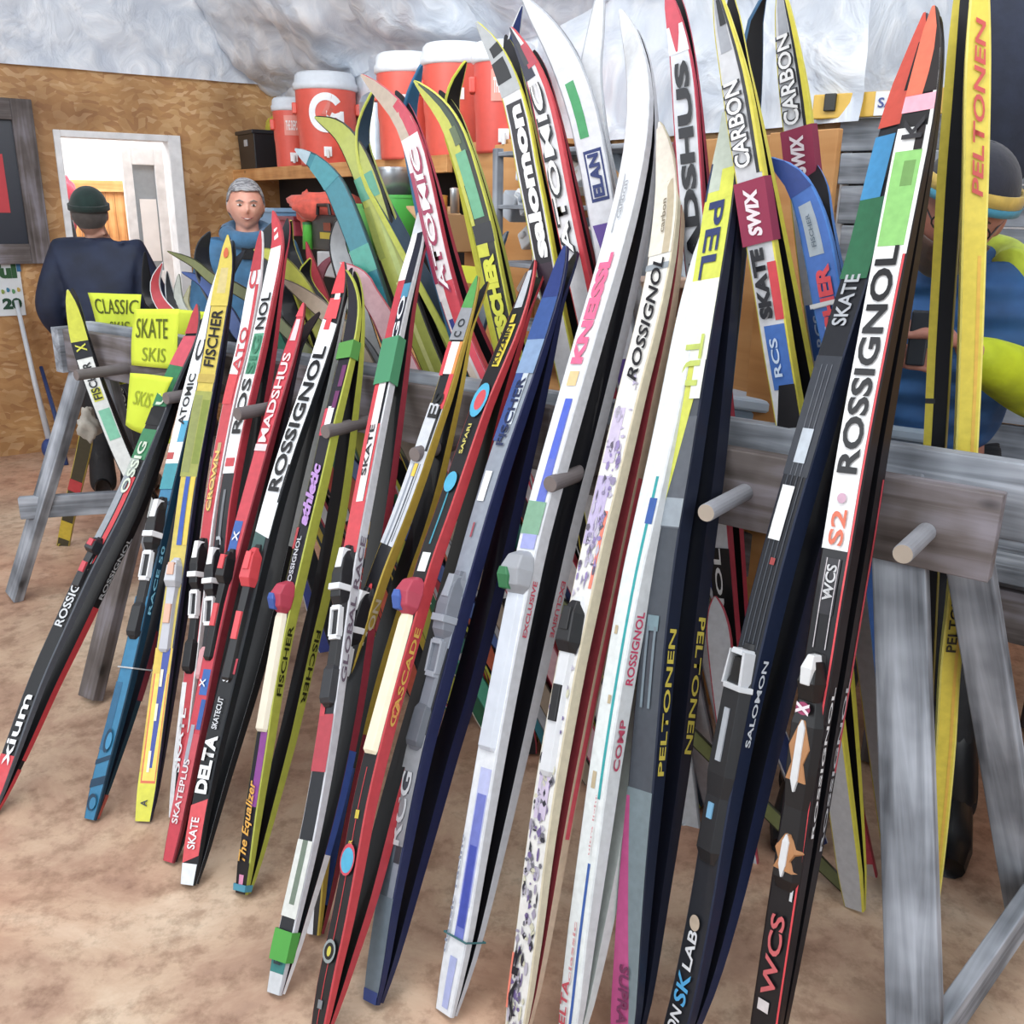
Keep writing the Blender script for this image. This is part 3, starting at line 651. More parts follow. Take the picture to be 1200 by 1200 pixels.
# 12 navy / silver FISCHER
SP([(436, 1180), (446, 1120), (456, 1060), (468, 1000), (481, 935), (497, 865), (515, 800), (532, 735), (549, 675), (567, 610), (585, 550), (603, 495), (621, 440), (638, 385), (653, 335), (664, 295)],
   'navy blue ski with a silver-grey panel, grey binding and pointed blue tip',
   top='8a94a2', side='161f4a', base='0d1024', rot=36, w=.068, th=.034,
   pat=[('6f7f8c', 1165, 1050), ('5a6672', 1050, 980, -1, .2), ('3b4048', 1010, 985, .2, .9), ('8d9197', 990, 860), ('4a4f58', 930, 905, -.5, .5), ('23262c', 860, 760), ('8d96a4', 760, 700), ('24408a', 1180, 1160), ('2a4a8c', 520, 430, -1, 0), ('c4d0dc', 500, 400, -.1, .5), ('7d9ac0', 440, 380), ('2a4f92', 400, 345), ('1c3478', 350, 290), ('e9edf0', 590, 555, -.6, .2), ('9c3a4c', 632, 615, -.2, 0)],
   txt=[('RCG', 990, 905, 'c3c8ce', dict(hv=1.2)), ('FISCHER', 525, 445, '1a2850', dict(hv=.9))],
   bind=(672, 880, 'nnn', ('6e7480', '8f96a2', '565c66')),
   B=dict(label='dark navy partner of the blue tipped ski with the silver-grey panel', side='141a40', base='0b0e1c', top='1c2c68', gap=.055, splay=.03))
# 13 white ski, blue fade, pink letters
SP([(521, 1192), (531, 1140), (542, 1085), (553, 1020), (565, 950), (579, 870), (594, 790), (609, 715), (625, 640), (642, 575), (660, 510), (677, 450), (694, 390), (710, 335), (725, 280), (738, 225), (747, 170), (749, 115), (741, 62), (727, 18)],
   'white ski with a blue fade and bright pink letters, white tip curling to the left',
   top='e3e8ee', side='c7cbd2', base='14151a', rot=34, w=.072, th=.032,
   pat=[('b8c0ea', 1060, 900, -.3, .8), ('6c78c8', 1100, 930, -.2, .7), ('3a4cb0', 1085, 990, -.1, .6), ('aab4e2', 1180, 1120, -.2, .5), ('5468cc', 620, 470, (-.2, -.1), (.7, .6)), ('3c5cd0', 540, 470, -.1, .5), ('e8c890', 455, 438, -.4, .5), ('7aa88c', 628, 590, -.9, .9), ('9aa2dc', 645, 628, -.6, .8), ('aeb4bc', 275, 205, -.35, -.25)],
   txt=[('KNEISSL', 430, 300, 'f25a8a', dict(hv=1.1, bold=.06)), ('EXCLUSIVE', 745, 680, 'c8405a', dict(kind='side', hv=1.0)), ('carbon', 260, 215, '9aa0a8', dict(hv=.4)), ('classic racing', 1120, 980, '8c94a8', dict(hv=.35, vc=-.7))],
   bind=(648, 880, 'plate', ('ccd4e0', '9fa4ac', '2f7a4c')),
   B=dict(label='partner of the pink lettered white ski with a black base and pale edge', side='b9bcc4', base='14151b', top='dfe3ea', gap=.055, splay=.03, short=2, txt=[('EXCLUSIVE', 745, 680, 'c8405a', dict(kind='side', hv=1.0, d=-1))], tie=[('2c6a70', 1098)], tielabel='thin teal cord tied round the tails of the white pink-lettered pair'))
# 14 flowered white ROSSIGNOL
SP([(601, 1228), (611, 1160), (621, 1090), (631, 1010), (643, 930), (657, 850), (671, 775), (685, 710), (700, 640), (714, 580), (729, 515), (743, 455), (757, 400), (769, 345), (778, 290), (782, 235), (779, 190), (773, 150)],
   'white ski speckled with black and purple flowers, slanted black letters and a cream tip',
   top='e1e1de', side='c9c0a6', base='2a2622', rot=30, w=.066, th=.030,
   pat=[('b9aed4', 640, 560, -.9, .4), ('c6bcd8', 545, 480, -.8, .2), ('e87860', 690, 600, .55, .85), ('ded9cc', 300, 150), ('b9ad94', 300, 215, .2, .8), ('8f98a0', 318, 311), ('c8bcd6', 960, 910, -.6, .5), ('c8bcd6', 860, 800, -.5, .3), ('e87860', 1185, 1120, -.95, -.75)],
   blot=[(520, 700, ['8c7cb4', '5c5668', 'b9b4c8', '8f86a8'], 80, 3), (760, 1220, ['30303a', '6c5c90', '9a94a8', '6a6a74', 'c9c8b0', 'b4b0c0'], 210, 5), (440, 540, ['b6aecb', 'a8a4b4'], 16, 9)],
   txt=[('ROSSIGNOL', 450, 305, '1a1a20', dict(hv=.95, shear=.35, vc=.1)), ('carbon', 275, 235, '8a8270', dict(hv=.4)), ('AR', 1195, 1105, '20222a', dict(hv=.6, vc=-.4))],
   bind=(700, 910, 'slim', ('d6dadf', '17181c', '17181c')),
   B=dict(label='partner of the flowered ski, cream edge dotted red and a dark grey tip', side='b8a088', base='8a2a34', top='3a3c40', gap=.03, splay=.06, pat=[('c23a4a', 980, 560, -.5, .5, 'side')]))
# 15 white with teal line
SP([(664, 1230), (672, 1170), (681, 1100), (691, 1030), (701, 960), (711, 890), (723, 815), (735, 745), (748, 675), (762, 610), (775, 550), (787, 490), (798, 430), (808, 375), (817, 320), (824, 280)],
   'white ski with a thin teal line down its length turning blue near the tail',
   top='e2eaec', side='ccd2d6', base='b9c2c0', rot=34, w=.066, th=.036,
   pat=[('1fa3a8', 935, 560, .30, .56), ('2858a8', 1228, 1010, .22, .48), ('2858a8', 615, 585, .2, .9), ('c0b090', 925, 905, -.5, -.1), ('c0b090', 745, 735, -.6, -.3), ('c0b090', 825, 815, -.1, .2)],
   txt=[('ROSSIGNOL', 800, 715, 'c02a5a', dict(kind='side', hv=1.4)), ('DELTA', 1220, 1150, 'c04050', dict(hv=.7, vc=-.4)), ('classic', 1150, 1080, 'cc8a90', dict(hv=.3, vc=-.1)), ('ultra light', 1000, 930, 'cf9aa0', dict(hv=.25, vc=.35)), ('COMP', 900, 840, 'b03a5a', dict(kind='side', hv=1.2))],
   B=dict(label='pale partner ski of the white and teal-lined pair', side='c3cccb', base='a9b4b2', top='dfe5e6', gap=.04, splay=.02, short=3))
# 16 PELTONEN yellow/white top
SP([(729, 1238), (736, 1160), (742, 1080), (749, 1000), (757, 920), (764, 840), (771, 760), (779, 690), (787, 630), (797, 570), (806, 510), (815, 450), (824, 390), (833, 330), (842, 265), (850, 200), (855, 155), (854, 122)],
   'ski with a yellow and white forebody, dark grey middle and magenta tail',
   top='454b54', side='1a2236', base='0e121e', rot=28, w=.074, th=.038,
   pat=[('6f7f86', 1230, 925), ('b0407c', 1240, 935, -1, (.7, -.75)), ('545a64', 620, 490), ('8f9aa4', 618, 585), ('c9cf4a', 600, 420, -.9, (-.5, .9)), ('e8ecdc', 425, 320), ('ccd44a', 330, 225), ('b8c4b8', 225, 130), ('d2d84a', 235, 185, 0, 1), ('2a3a5c', 235, 190, -1, -.85), ('6f8a94', 740, 722, -.5, .4), ('6f7f8a', 830, 735, -.5, -.3), ('6f7f8a', 830, 735, .1, .3), ('dfe4dc', 470, 425, .2, 1)],
   txt=[('PEL', 330, 238, '2c3a6a', dict(hv=1.1, d=-1)), ('TU', 455, 395, 'b8c85a', dict(hv=1.3, d=-1)), ('PELTONEN', 905, 735, 'c8b83c', dict(kind='side', hv=1.3)), ('SUPRA', 1200, 1130, '6a2850', dict(hv=.8, d=-1))],
   B=dict(label='navy partner of the magenta tailed ski with yellow lettering on its edge', side='161b2c', base='0d1120', top='1c2438', gap=.05, splay=.02, txt=[('PELTONEN', 880, 722, 'c8b83c', dict(kind='side', hv=1.4, d=-1))]))
# 17 SALOMON black skate ski
SP([(781, 1245), (800, 1185), (815, 1120), (829, 1050), (840, 985), (852, 920), (866, 850), (882, 780), (900, 705), (920, 630), (940, 560), (960, 490), (981, 417), (1001, 350), (1018, 290), (1033, 225), (1047, 165), (1062, 105), (1077, 60), (1086, 22)],
   'black ski with fine grey lines, a white rectangle and a green and blue forebody',
   top='23262d', side='14203a', base='0f1118', rot=30, w=.068, th=.038, bv=-.065,
   pat=[('3a3f48', 560, 420), ('4a505a', 760, 560, -.6, -.52), ('4a505a', 760, 560, -.2, -.12), ('4a505a', 760, 560, .2, .28), ('4a505a', 760, 560, .6, .68), ('6a707a', 560, 430, -.4, -.34), ('6a707a', 560, 430, 0, .06), ('6a707a', 560, 430, .4, .46), ('e8ecef', 635, 572, -.7, .3), ('bcc8d4', 545, 505, -.4, .5), ('a03a3a', 663, 655, 0, .4), ('2a6a4a', 330, 235), ('2c88c0', 235, 160, -1, .4), ('16181e', 215, 60, .4, 1), ('c8402c', 150, 15), ('16181e', 110, 50, .2, 1), ('5a626c', 900, 850, -.3, .2), ('6aa0c8', 985, 965, -.2, .3)],
   txt=[('SKATE', 385, 325, 'aeb4bc', dict(hv=1.1)), ('SALOMON', 870, 770, 'c9d2dc', dict(kind='side', hv=.9)), ('EQUIPE', 870, 790, '6a707a', dict(hv=.5)), ('LAB', 1135, 1090, 'd9dde2', dict(hv=.8)), ('SK', 1175, 1138, '3aa0d8', dict(hv=1.1)), ('ON', 1210, 1180, 'd9dde2', dict(hv=.9))],
   ell=[('b8a894', 1081, 0, 9, .45)],
   bind=(755, 1010, 'frame', ('1a1d22', 'c9ced4', '0e0f12')),
   B=dict(label='glossy navy partner of the grey-lined black ski', side='1a2444', base='10141f', top='16203c', gap=.05, splay=.03, short=4))
# 18 ROSSIGNOL S2 race ski, rightmost
SP([(888, 1268), (898, 1200), (909, 1130), (920, 1060), (931, 990), (941, 920), (951, 850), (963, 780), (974, 710), (986, 640), (998, 565), (1010, 495), (1023, 425), (1037, 350), (1050, 280), (1064, 205), (1078, 130), (1089, 65), (1095, 14)],
   'ski with the largest black letters on a white panel, light green tape and orange tip',
   top='16161b', side='1a1216', base='101015', rot=16, w=.066, th=.030, bv=-.09,
   pat=[('d92b3a', 1265, 300, .80, .93), ('edf0f2', 645, 150, -1, .78), ('e8e8e8', 300, 60, .78, 1), ('84c46a', 290, 178, -.85, .75), ('6a9a50', 220, 190, -.2, .5), ('f0a0b4', 132, 112), ('1b1518', 110, 10), ('e2603c', 112, 8, -1, (.1, .9)), ('1b1518', 178, 150, .2, .7), ('2c2c32', 720, 655, -.6, .5), ('c9c4ca', 760, 655, -.5, -.44), ('c9c4ca', 760, 655, .34, .40), ('d0d4d8', 1050, 1000, .5, .7), ('d5d0d2', 1185, 1172, -.6, .2)],
   txt=[('ROSSIGNOL', 556, 290, '16161b', dict(hv=1.35, vc=-.1, bold=.03)), ('S2', 640, 598, 'd9623c', dict(hv=1.0, vc=-.1)), ('WCS', 704, 662, 'c9ccd0', dict(hv=.7)), ('K', 165, 138, '2a2a30', dict(hv=1.2)), ('WCS', 1165, 1070, 'c8565c', dict(hv=1.0)), ('ROSSIGNOL', 975, 800, 'd9dce0', dict(kind='side', hv=.8)), ('X-ium', 700, 690, 'c9ccd0', dict(hv=.3))],
   ell=[('c8a0b8', 585, -.1, 6, .3)],
   bind=(765, 1040, 'arrow', ('101115', 'd9dde0', 'b07a48')),
   B=dict(label='rightmost black ski of the near row, thin red line on its edge', side='1a1316', base='0f0f14', top='15161a', gap=.022, splay=.01, pat=[('b02a3a', 900, 560, .3, .7, 'side')], txt=[('ROSSIGNOL', 990, 790, 'a9acb2', dict(kind='side', hv=.8))], short=1))
# ------------------------------------------------------------------ room
dA = V((.829, .559, 0)).normalized(); dB = V((.559, -.829, 0)).normalized()
W0 = onz(45, 530); W0 = W0.copy()
nA = V((-dA.y, dA.x, 0))          # away from the viewer, through the door wall
CORN = V((-1.64, 7.10, 0))
CORN = W0 + dA*(CORN-W0).dot(dA)
def WA(s, t, z): return W0 + dA*s + nA*t + V((0, 0, z))
def WB(s, t, z): return CORN + dB*s + dA*t + V((0, 0, z))
Z = V((0, 0, 1))
def wbox(mb, F, s0, s1, t0, t1, z0, z1, col):
    c = F((s0+s1)/2, (t0+t1)/2, (z0+z1)/2); X = F(1, 0, 0)-F(0, 0, 0); Y = F(0, 1, 0)-F(0, 0, 0)
    mb.box(c, X*((s1-s0)/2), Y*((t1-t0)/2), Z*((z1-z0)/2), col)
def onA(x, y, t=0.0): return onplane(x, y, W0+nA*t, nA)
def onB(x, y, t=0.0): return onplane(x, y, CORN+dA*t, dA)
def sA(P): return (P-W0).dot(dA)
def sB(P): return (P-CORN).dot(dB)

mb = MB(); mb.box((0, 3.5, -.05), (7, 0, 0), (0, 7.5, 0), (0, 0, .05), 'wht'); fl = struct(mb.build('floor', M_FLOOR))
# door wall with its opening
D0, D1, DZ = sA(onA(66, 158)), sA(onA(205, 162)), 1.99
mb = MB(); wbox(mb, WA, -4, D0, 0, .1, 0, 2.38, 'wht'); wbox(mb, WA, D1, 1.86, 0, .1, 0, 2.38, 'wht'); wbox(mb, WA, D0, D1, 0, .1, DZ, 2.38, 'wht')
struct(mb.build('wall_left', M_OSB))
mb = MB(); wbox(mb, WB, -.02, 4.75, 0, .1, 0, 2.38, 'wht'); struct(mb.build('wall_back', M_OSB))
mb = MB(); wbox(mb, WB, 4.75, 9, 1.15, 1.25, 0, 1.96, 'wht'); struct(mb.build('wall_recess', M_OSB))
mb = MB(); wbox(mb, WB, 4.72, 4.78, .02, 1.15, 0, 3.2, 'wht'); struct(mb.build('wall_return', M_INS))
mb = MB(); wbox(mb, WB, 4.75, 9, .0, 1.25, 3.2, 3.26, 'wht'); struct(mb.build('ceiling_recess', M_INS))
mb = MB(); wbox(mb, WA, D0-.02, D0+.02, -.02, .12, 0, DZ+.03, 'f4f6f8'); wbox(mb, WA, D1-.05, D1+.03, -.02, .14, 0, DZ+.03, 'f4f6f8'); wbox(mb, WA, D0+.02, D1-.05, -.02, .12, DZ-.01, DZ+.03, 'f4f6f8')
struct(mb.build('trim_1', M_MATTE, bevel=.004))
# room beyond the door
mb = MB(); wbox(mb, WA, -1.6, 2.6, 2.6, 2.7, 0, 2.6, 'f2f4f6'); struct(mb.build('wall_far', M_MATTE))
mb = MB(); wbox(mb, WA, 1.55, 1.6, .1, 2.6, 0, 2.6, 'f2f4f6'); struct(mb.build('wall_side', M_MATTE))
mb = MB(); wbox(mb, WA, -1.65, -1.6, .1, 2.6, 0, 2.6, 'f2f4f6'); struct(mb.build('wall_side', M_MATTE))
mb = MB(); wbox(mb, WA, -1.65, 2.6, .1, 2.7, 2.6, 2.65, 'f2f4f6'); struct(mb.build('ceiling', M_MATTE))
# timber slat partition beyond
P = WA(0, 2.0, 0)
pr = empty('timber_partition', WA(.35, 2.2, 0), 'warm vertical timber board partition seen through the open doorway', 'partition')
sl = [onplane(72, 205, W0+nA*2.0, nA), onplane(148, 205, W0+nA*2.0, nA)]
s0, s1 = sA(sl[0]), sA(sl[1]); n = 7
for i in range(n):
    a = s0+(s1-s0)*i/n; plank('board', WA(a+.07, 2.03, 0.0), WA(a+.07, 2.03, 1.70), (s1-s0)/n*.96, .02, dA, M_PINE, pr)
plank('top_rail', WA(s0, 2.0, 1.72), WA(s1, 2.0, 1.72), .09, .03, Z, M_PINE, pr)
# white part-glazed door standing open
dr = empty('door_1', WA(D1-.16, .9, 0)); dr['kind'] = 'structure'
q0, q1 = sA(onplane(143, 200, W0+nA*.9, nA)), sA(onplane(192, 200, W0+nA*.9, nA))
mb = MB()
wbox(mb, WA, q0, q0+.07, .88, .92, 0, 1.98, 'eef3f8'); wbox(mb, WA, q1-.07, q1, .88, .92, 0, 1.98, 'eef3f8')
wbox(mb, WA, q0+.07, q1-.07, .88, .92, 1.86, 1.98, 'eef3f8'); wbox(mb, WA, q0+.07, q1-.07, .88, .92, 1.0, 1.1, 'eef3f8'); wbox(mb, WA, q0+.07, q1-.07, .88, .92, 0, .3, 'eef3f8')
mb.build('door_frame', M_MATTE, dr, bevel=.004)
mb = MB(); wbox(mb, WA, q0+.06, q1-.06, .895, .905, .3, 1.0, 'b4512f'); mb.build('door_panel', M_MATTE, dr)
mb = MB(); wbox(mb, WA, q0+.06, q1-.06, .897, .903, 1.1, 1.86, '98a4ae'); mb.build('door_glass', M_PLAS, dr)
mb = MB(); wbox(mb, WA, q0+.10, q1-.08, .890, .894, 1.17, 1.62, 'f4f6f8'); mb.build('pane_sheet', M_PAPER, dr)
mb = MB(); wbox(mb, WA, q0+.09, q0+.17, .888, .892, .84, .97, 'f0f0f0'); mb.build('notice', M_PAPER, dr)
# jackets hung beyond the doorway
def blob_cloth(name, P, sc, col, label, cat, seed=1, group=None, rough=.18, mat=M_CLOTH, rot=None):
    mb = MB(); rnd = random.Random(seed); mb.sphere((0, 0, 0), 1, col, (1, 1, 1), 20, 14)
    ph = [rnd.uniform(0, 6) for _ in range(6)]
    out = []
    for p in mb.v:
        k = 1+rough*(sin(p.x*4+ph[0])*sin(p.z*3+ph[1])+.6*sin(p.y*6+ph[2]+p.z*4)+.4*sin(p.x*9+ph[3])*sin(p.z*8+ph[4]))
        q = V((p.x*k*sc[0], p.y*k*sc[1], p.z*k*sc[2]))
        if rot: q = rot @ q
        out.append(P+q)
    mb.v = out; o = mb.build(name, mat, smooth=True)
    if label: tag(o, label, cat, group)
    return o
blob_cloth('hanging_jacket', onplane(80, 240, W0+nA*1.5, nA), (.07, .06, .20), 'b02840', 'red and black jacket hanging beside the timber partition beyond the doorway', 'jacket', 3)
blob_cloth('hanging_bag', onplane(76, 262, W0+nA*1.3, nA), (.07, .07, .22), '1c1e26', 'black bag hanging below the red jacket beyond the doorway', 'bag', 4)
mb = MB()
Pw = onplane(200, 205, W0+nA*.25, nA)
mb.tube([Pw+V((0, 0, .25)), Pw+V((.01, 0, 0)), Pw+V((.02, 0, -.9))], .018, '8a3a30', 8); tag(mb.build('door_cord', M_MATTE), 'dark red cord hanging inside the right door jamb', 'cord')

# barn-wood picture frame on the left wall
fr = empty('framed_panel', WA(-.3, -.03, 1.3), 'weathered wood frame round a dark panel with a red mark on the left wall', 'frame')
def qA(x, y, t=-.03): return onA(x, y, t)
TL, TR, BL, BR = qA(-60, 105), qA(40, 116), qA(-40, 280), qA(50, 278)
z1 = 2.18; z0 = 1.22; fs0 = -1.0; fs1 = sA(onA(46, 200))
plank('frame_side', WA(fs1-.06, -.03, z0), WA(fs1-.06, -.03, z1), .12, .05, dA, M_WEATHB, fr)
plank('frame_side', WA(fs0, -.03, z0), WA(fs0, -.03, z1), .12, .05, dA, M_WEATHB, fr)
plank('frame_rail', WA(fs0+.06, -.035, z1-.06), WA(fs1-.12, -.035, z1-.06), .12, .05, Z, M_WEATHB, fr)
plank('frame_rail', WA(fs0+.06, -.035, z0+.06), WA(fs1-.12, -.035, z0+.06), .12, .05, Z, M_WEATHB, fr)
mb = MB(); wbox(mb, WA, fs0+.06, fs1-.12, -.02, 0, z0+.12, z1-.12, '1b2030'); mb.build('dark_panel', M_PLAS, fr)
pm = qA(1, 215, -.022); mb = MB(); mb.box(pm, dA*.03, nA*.002, Z*.17, 'c8303c'); mb.build('red_mark', M_PAPER, fr)
# poster under it
Pp = qA(8, 334, -.012); po = empty('poster', Pp, 'white poster with bold green lettering and numbers pinned below the barn-wood frame', 'poster')
mb = MB(); mb.box(Pp, dA*.085, nA*.002, Z*.19, 'dfe6ea'); mb.box(Pp+dA*.08+nA*-.003+Z*.13, dA*.012, nA*.001, Z*.05, '2a6a9a'); mb.build('sheet', M_PAPER, po)
mb = MB()
flat_text(mb, 'ful', Pp-dA*.075-nA*.006+Z*.04, dA*.14, Z*.09, '2a5a34', bold=.06); flat_text(mb, '20', Pp-dA*.04-nA*.006-Z*.15, dA*.11, Z*.07, '1f4a34', bold=.06)
for k in range(5): mb.sphere(Pp+dA*(-.06+.03*k)-nA*.004+Z*(-.03-.01*(k % 2)), .014, ['3a8a58', '8aa04a', '2a7a9a', '50905a', 'c0a040'][k], (1, .2, 1), 8, 6)
flat_text(mb, 'oo', Pp-dA*.06-nA*.006+Z*.145, dA*.09, Z*.03, '4a7a64', bold=.03)
mb.build('lettering', M_PAPER, po)
# wall end of pole / broom leaning on the left wall
mb = MB(); a = onA(19, 352, -.06); b = onz(61, 538); mb.tube([a, a.lerp(b, .5), b+V((0, 0, .12))], [.013, .016, .02], 'd4dae2', 10)
bp = empty('leaning_pole', b, 'long white pole leaning on the strand board wall behind the rack end', 'pole')
mb.build('shaft', M_PLAS, bp, smooth=True)
mb = MB(); mb.sphere(b+V((0, 0, .07)), .06, '27478c', (.9, .9, 1.2)); mb.sphere(b+V((.06, 0, .12)), .05, 'c8ccd2', (1, 1, 1.6)); mb.build('foot', M_PLAS, bp, smooth=True)
mb = MB(); a = onplane(48, 430, W0-nA*.05, nA); b2 = onz(78, 545); mb.tube([a, a.lerp(b2, .5)+V((.01, 0, 0)), b2], [.012, .014, .014], '22407c', 10); tag(mb.build('leaning_pole', M_PLAS, smooth=True), 'thin navy blue pole leaning beside the white pole on the left wall', 'pole')

# insulation: billowing wrapped batts above the boarded walls
def billow(name, O, X, Y, n, nx, ny, cell, amp, seed):
    rnd = random.Random(seed); mb = MB(); vs = []; Lx = X.length; Ly = Y.length
    for j in range(ny+1):
        for i in range(nx+1):
            x = i/nx*Lx; y = j/ny*Ly
            h = abs(sin(pi*x/cell[0]+.35*sin(y*3+seed)))**.6*abs(sin(pi*y/cell[1]+.3*sin(x*2.3)))**.5
            h += .22*sin(x*7+y*5+seed)*sin(y*9-x*3)+.10*sin(x*19+3*sin(y*11))*sin(y*23)
            vs.append(O+X*(i/nx)+Y*(j/ny)+n*(amp*h))
    fs = [(j*(nx+1)+i, j*(nx+1)+i+1, (j+1)*(nx+1)+i+1, (j+1)*(nx+1)+i) for j in range(ny) for i in range(nx)]
    mb.add(vs, fs, 'wht'); return mb.build(name, M_INS, smooth=True)
# along the back wall: upright band, then the 45 degree roof slope towards the room
struct(billow('ceiling_insulation_band', WB(-.05, -.02, 1.86), dB*4.9, Z*.56, -dA, 200, 20, (.9, .8), .05, 2))
struct(billow('ceiling_slope', WB(-.3, -.02, 2.36), dB*8.8, (-dA+Z)*2.3, -(dA+Z).normalized(), 220, 80, (1.0, .85), .15, 3))
struct(billow('wall_recess_insulation', WB(4.7, 1.13, 1.93), dB*4.3, Z*1.3, -dA, 120, 40, (.9, .8), .08, 9))
# gable above the door wall
struct(billow('ceiling_gable', WA(-4, -.03, 2.37), dA*5.9, Z*2.2, -nA, 160, 60, (1.5, 1.3), .05, 5))
struct(billow('ceiling', WB(-.3, -2.28, 4.62), dB*9, -dA*5, -Z, 120, 60, (1.2, 1.0), .1, 7))

# ------------------------------------------------------------------ shelf along the back wall with side panels
sh = empty('storage_shelf', WB(2, -.2, 0), 'long pine board shelf under the insulation carrying the orange drink coolers', 'shelf')
ZS = 1.81
shd = 0.34
plank('shelf_board', WB(-.02, -shd/2-.02, ZS-.02), WB(2.95, -shd/2-.02, ZS-.02), shd, .04, dA, M_PINE, sh)
plank('front_edge', WB(-.02, -shd-.03, ZS-.03), WB(2.95, -shd-.03, ZS-.03), .075, .03, Z, M_PINE, sh)
pp = empty('storage_cabinet', WB(3.4, -.3, 0), 'plain plywood cabinet side standing at the end of the cooler shelf', 'cabinet')
c0 = onplane(546, 176, CORN-dA*.38, dA); c1 = onplane(628, 176, CORN-dA*.38, dA)
mb = MB(); 
plank('side_panel', WB(sB(c0), -.38, 1.03), WB(sB(c1), -.38, 1.03), 1.62, .02, Z, M_PLY, pp)
plank('top_board', WB(sB(c0), -.19, 1.85), WB(sB(c1)+.0, -.19, 1.85), .36, .02, dA, M_PLY, pp)
# plywood boards further right
for (x0, x1, yt, dpt, nm, lb) in ((812, 905, 163, .45, 'plywood_board', 'plain plywood board standing behind the skis with the dark red straps'), (905, 985, 158, .5, 'plywood_board', 'plywood board under the insulation right behind the bright blue ski')):
    a = onplane(x0, yt, CORN-dA*dpt, dA); b = onplane(x1, yt, CORN-dA*dpt, dA)
    o = plank(nm, WB(sB(a), -dpt, .9+.0), WB(sB(b), -dpt, .9), 1.8, .02, Z, M_PLY); tag(o, lb, 'board')

# ------------------------------------------------------------------ the rack
rk = empty('ski_rack', RP(1.6, .06, 0), 'weathered grey lumber ski rack of long planks on sawhorse legs with dowel pegs', 'rack')
# two parallel planks on edge
TH = .04
plank('rack_beam', RP(-.14, .10, HB-.075), RP(3.22, .10, HB-.075), .15, TH, Z, M_WEATH, rk)
plank('rack_beam', RP(-.03, .02, HB-.13), RP(.95, .02, HB-.13), .17, TH, Z, M_WEATHB, rk)
plank('rack_beam', RP(.97, .02, HB-.10), RP(3.26, .02, HB-.10), .16, TH, Z, M_WEATHB, rk)
plank('rack_end_block', RP(3.24, -.02, HB-.10), RP(3.24, .14, HB-.10), .17, .05, Z, M_WEATH, rk)
# pegs
for uu, L_, z in ((.09, .155, 1.02), (.46, .185, 1.028), (.83, .195, 1.02), (1.24, .19, 1.018), (1.56, .19, 1.027), (1.89, .22, 1.033), (2.25, .21, 1.03), (2.51, .16, 1.04), (2.80, .19, 1.036)):
    mb = MB(); a = RP(uu, .0, z); b = RP(uu, -L_, z); mb.tube([a, b-VV*-.002, b], [.0185, .0185, .0175], '8d9098' if uu < .6 else '6d6769', 18)
    mb.lathe(b, [(.0, .0005), (.0175, .0005)], 'a89c8e' if uu < .6 else '7c7270', 18, -VV); mb.build('peg', M_MATTE, rk, smooth=False)
for uu in (-.10, .30, .66, 1.05, 1.4, 2.1, 2.95):
    mb = MB(); mb.tube([RP(uu, .12, 1.05), RP(uu, .27, 1.06)], .018, 'a9abb0', 16); mb.build('peg', M_MATTE, rk)
# sawhorse legs: near end, middle, far end
def leg(top, foot, w=.085, t=.04, wd=None, mat=M_WEATH):
    return plank('leg', top, foot, w, t, wd if wd is not None else U, mat, rk)
def legfix(a, b):  # keep foot corners above the floor
    return a, b+V((0, 0, .012))
leg(*legfix(RP(.175, .075, 1.10), RP(-.095, -.23, 0)), w=.10)
leg(*legfix(RP(.07, .10, 1.10), RP(-.20, .33, 0)), w=.085)
plank('leg_brace', RP(-.105, -.215, .065), RP(-.24, .47, .20), .10, .035, Z, M_WEATH, rk)
leg(*legfix(RP(2.62, .055, 1.06), RP(2.51, -.44, 0)), w=.09, mat=M_WEATHB)
leg(*legfix(RP(2.62, .10, 1.06), RP(2.55, .45, 0)), w=.085, mat=M_WEATHB)
leg(*legfix(RP(3.16, .055, 1.06), RP(3.56, -.18, 0)), w=.085)
leg(*legfix(RP(3.14, .10, 1.06), RP(3.20, .28, 0)), w=.085)
plank('leg_brace', RP(3.45, -.15, .42), RP(3.14, .26, .42), .09, .035, Z, M_WEATH, rk)
leg(*legfix(RP(1.35, .09, 1.06), RP(1.30, .40, 0)), w=.085, mat=M_WEATHB)

# ------------------------------------------------------------------ skis behind the rack (tips curl left)
BK = dict(front=False)
def back(path, label, vb=.20, **k):
    if k.get('w', .06) > .085: k['w'] *= .74
    return ski_pair(path, label, vb=vb, front=False, **k)
back([(232, 690), (190, 620), (150, 550), (117, 470), (97, 413), (87, 372), (80, 343)], 'white and black ski with yellow-green tip crossing the far end of the rack', vb=-.06, top='e0e4e2', side='17181d', base='15161b', rot=10, w=.07,
     pat=[('cfd43a', 400, 340), ('20222a', 420, 400, -1, 1), ('d6d83a', 470, 455, -.6, .6), ('7cc8a8', 515, 480, -.6, .8)], txt=[('FISCHER', 468, 425, '2a2c30', dict(hv=1.0)), ('X', 412, 403, 'd6d83a', dict(hv=1.2))], B=dict(label='black partner ski crossing the far end of the rack', side='17181d', top='d0d4d2', gap=.02, splay=.05))
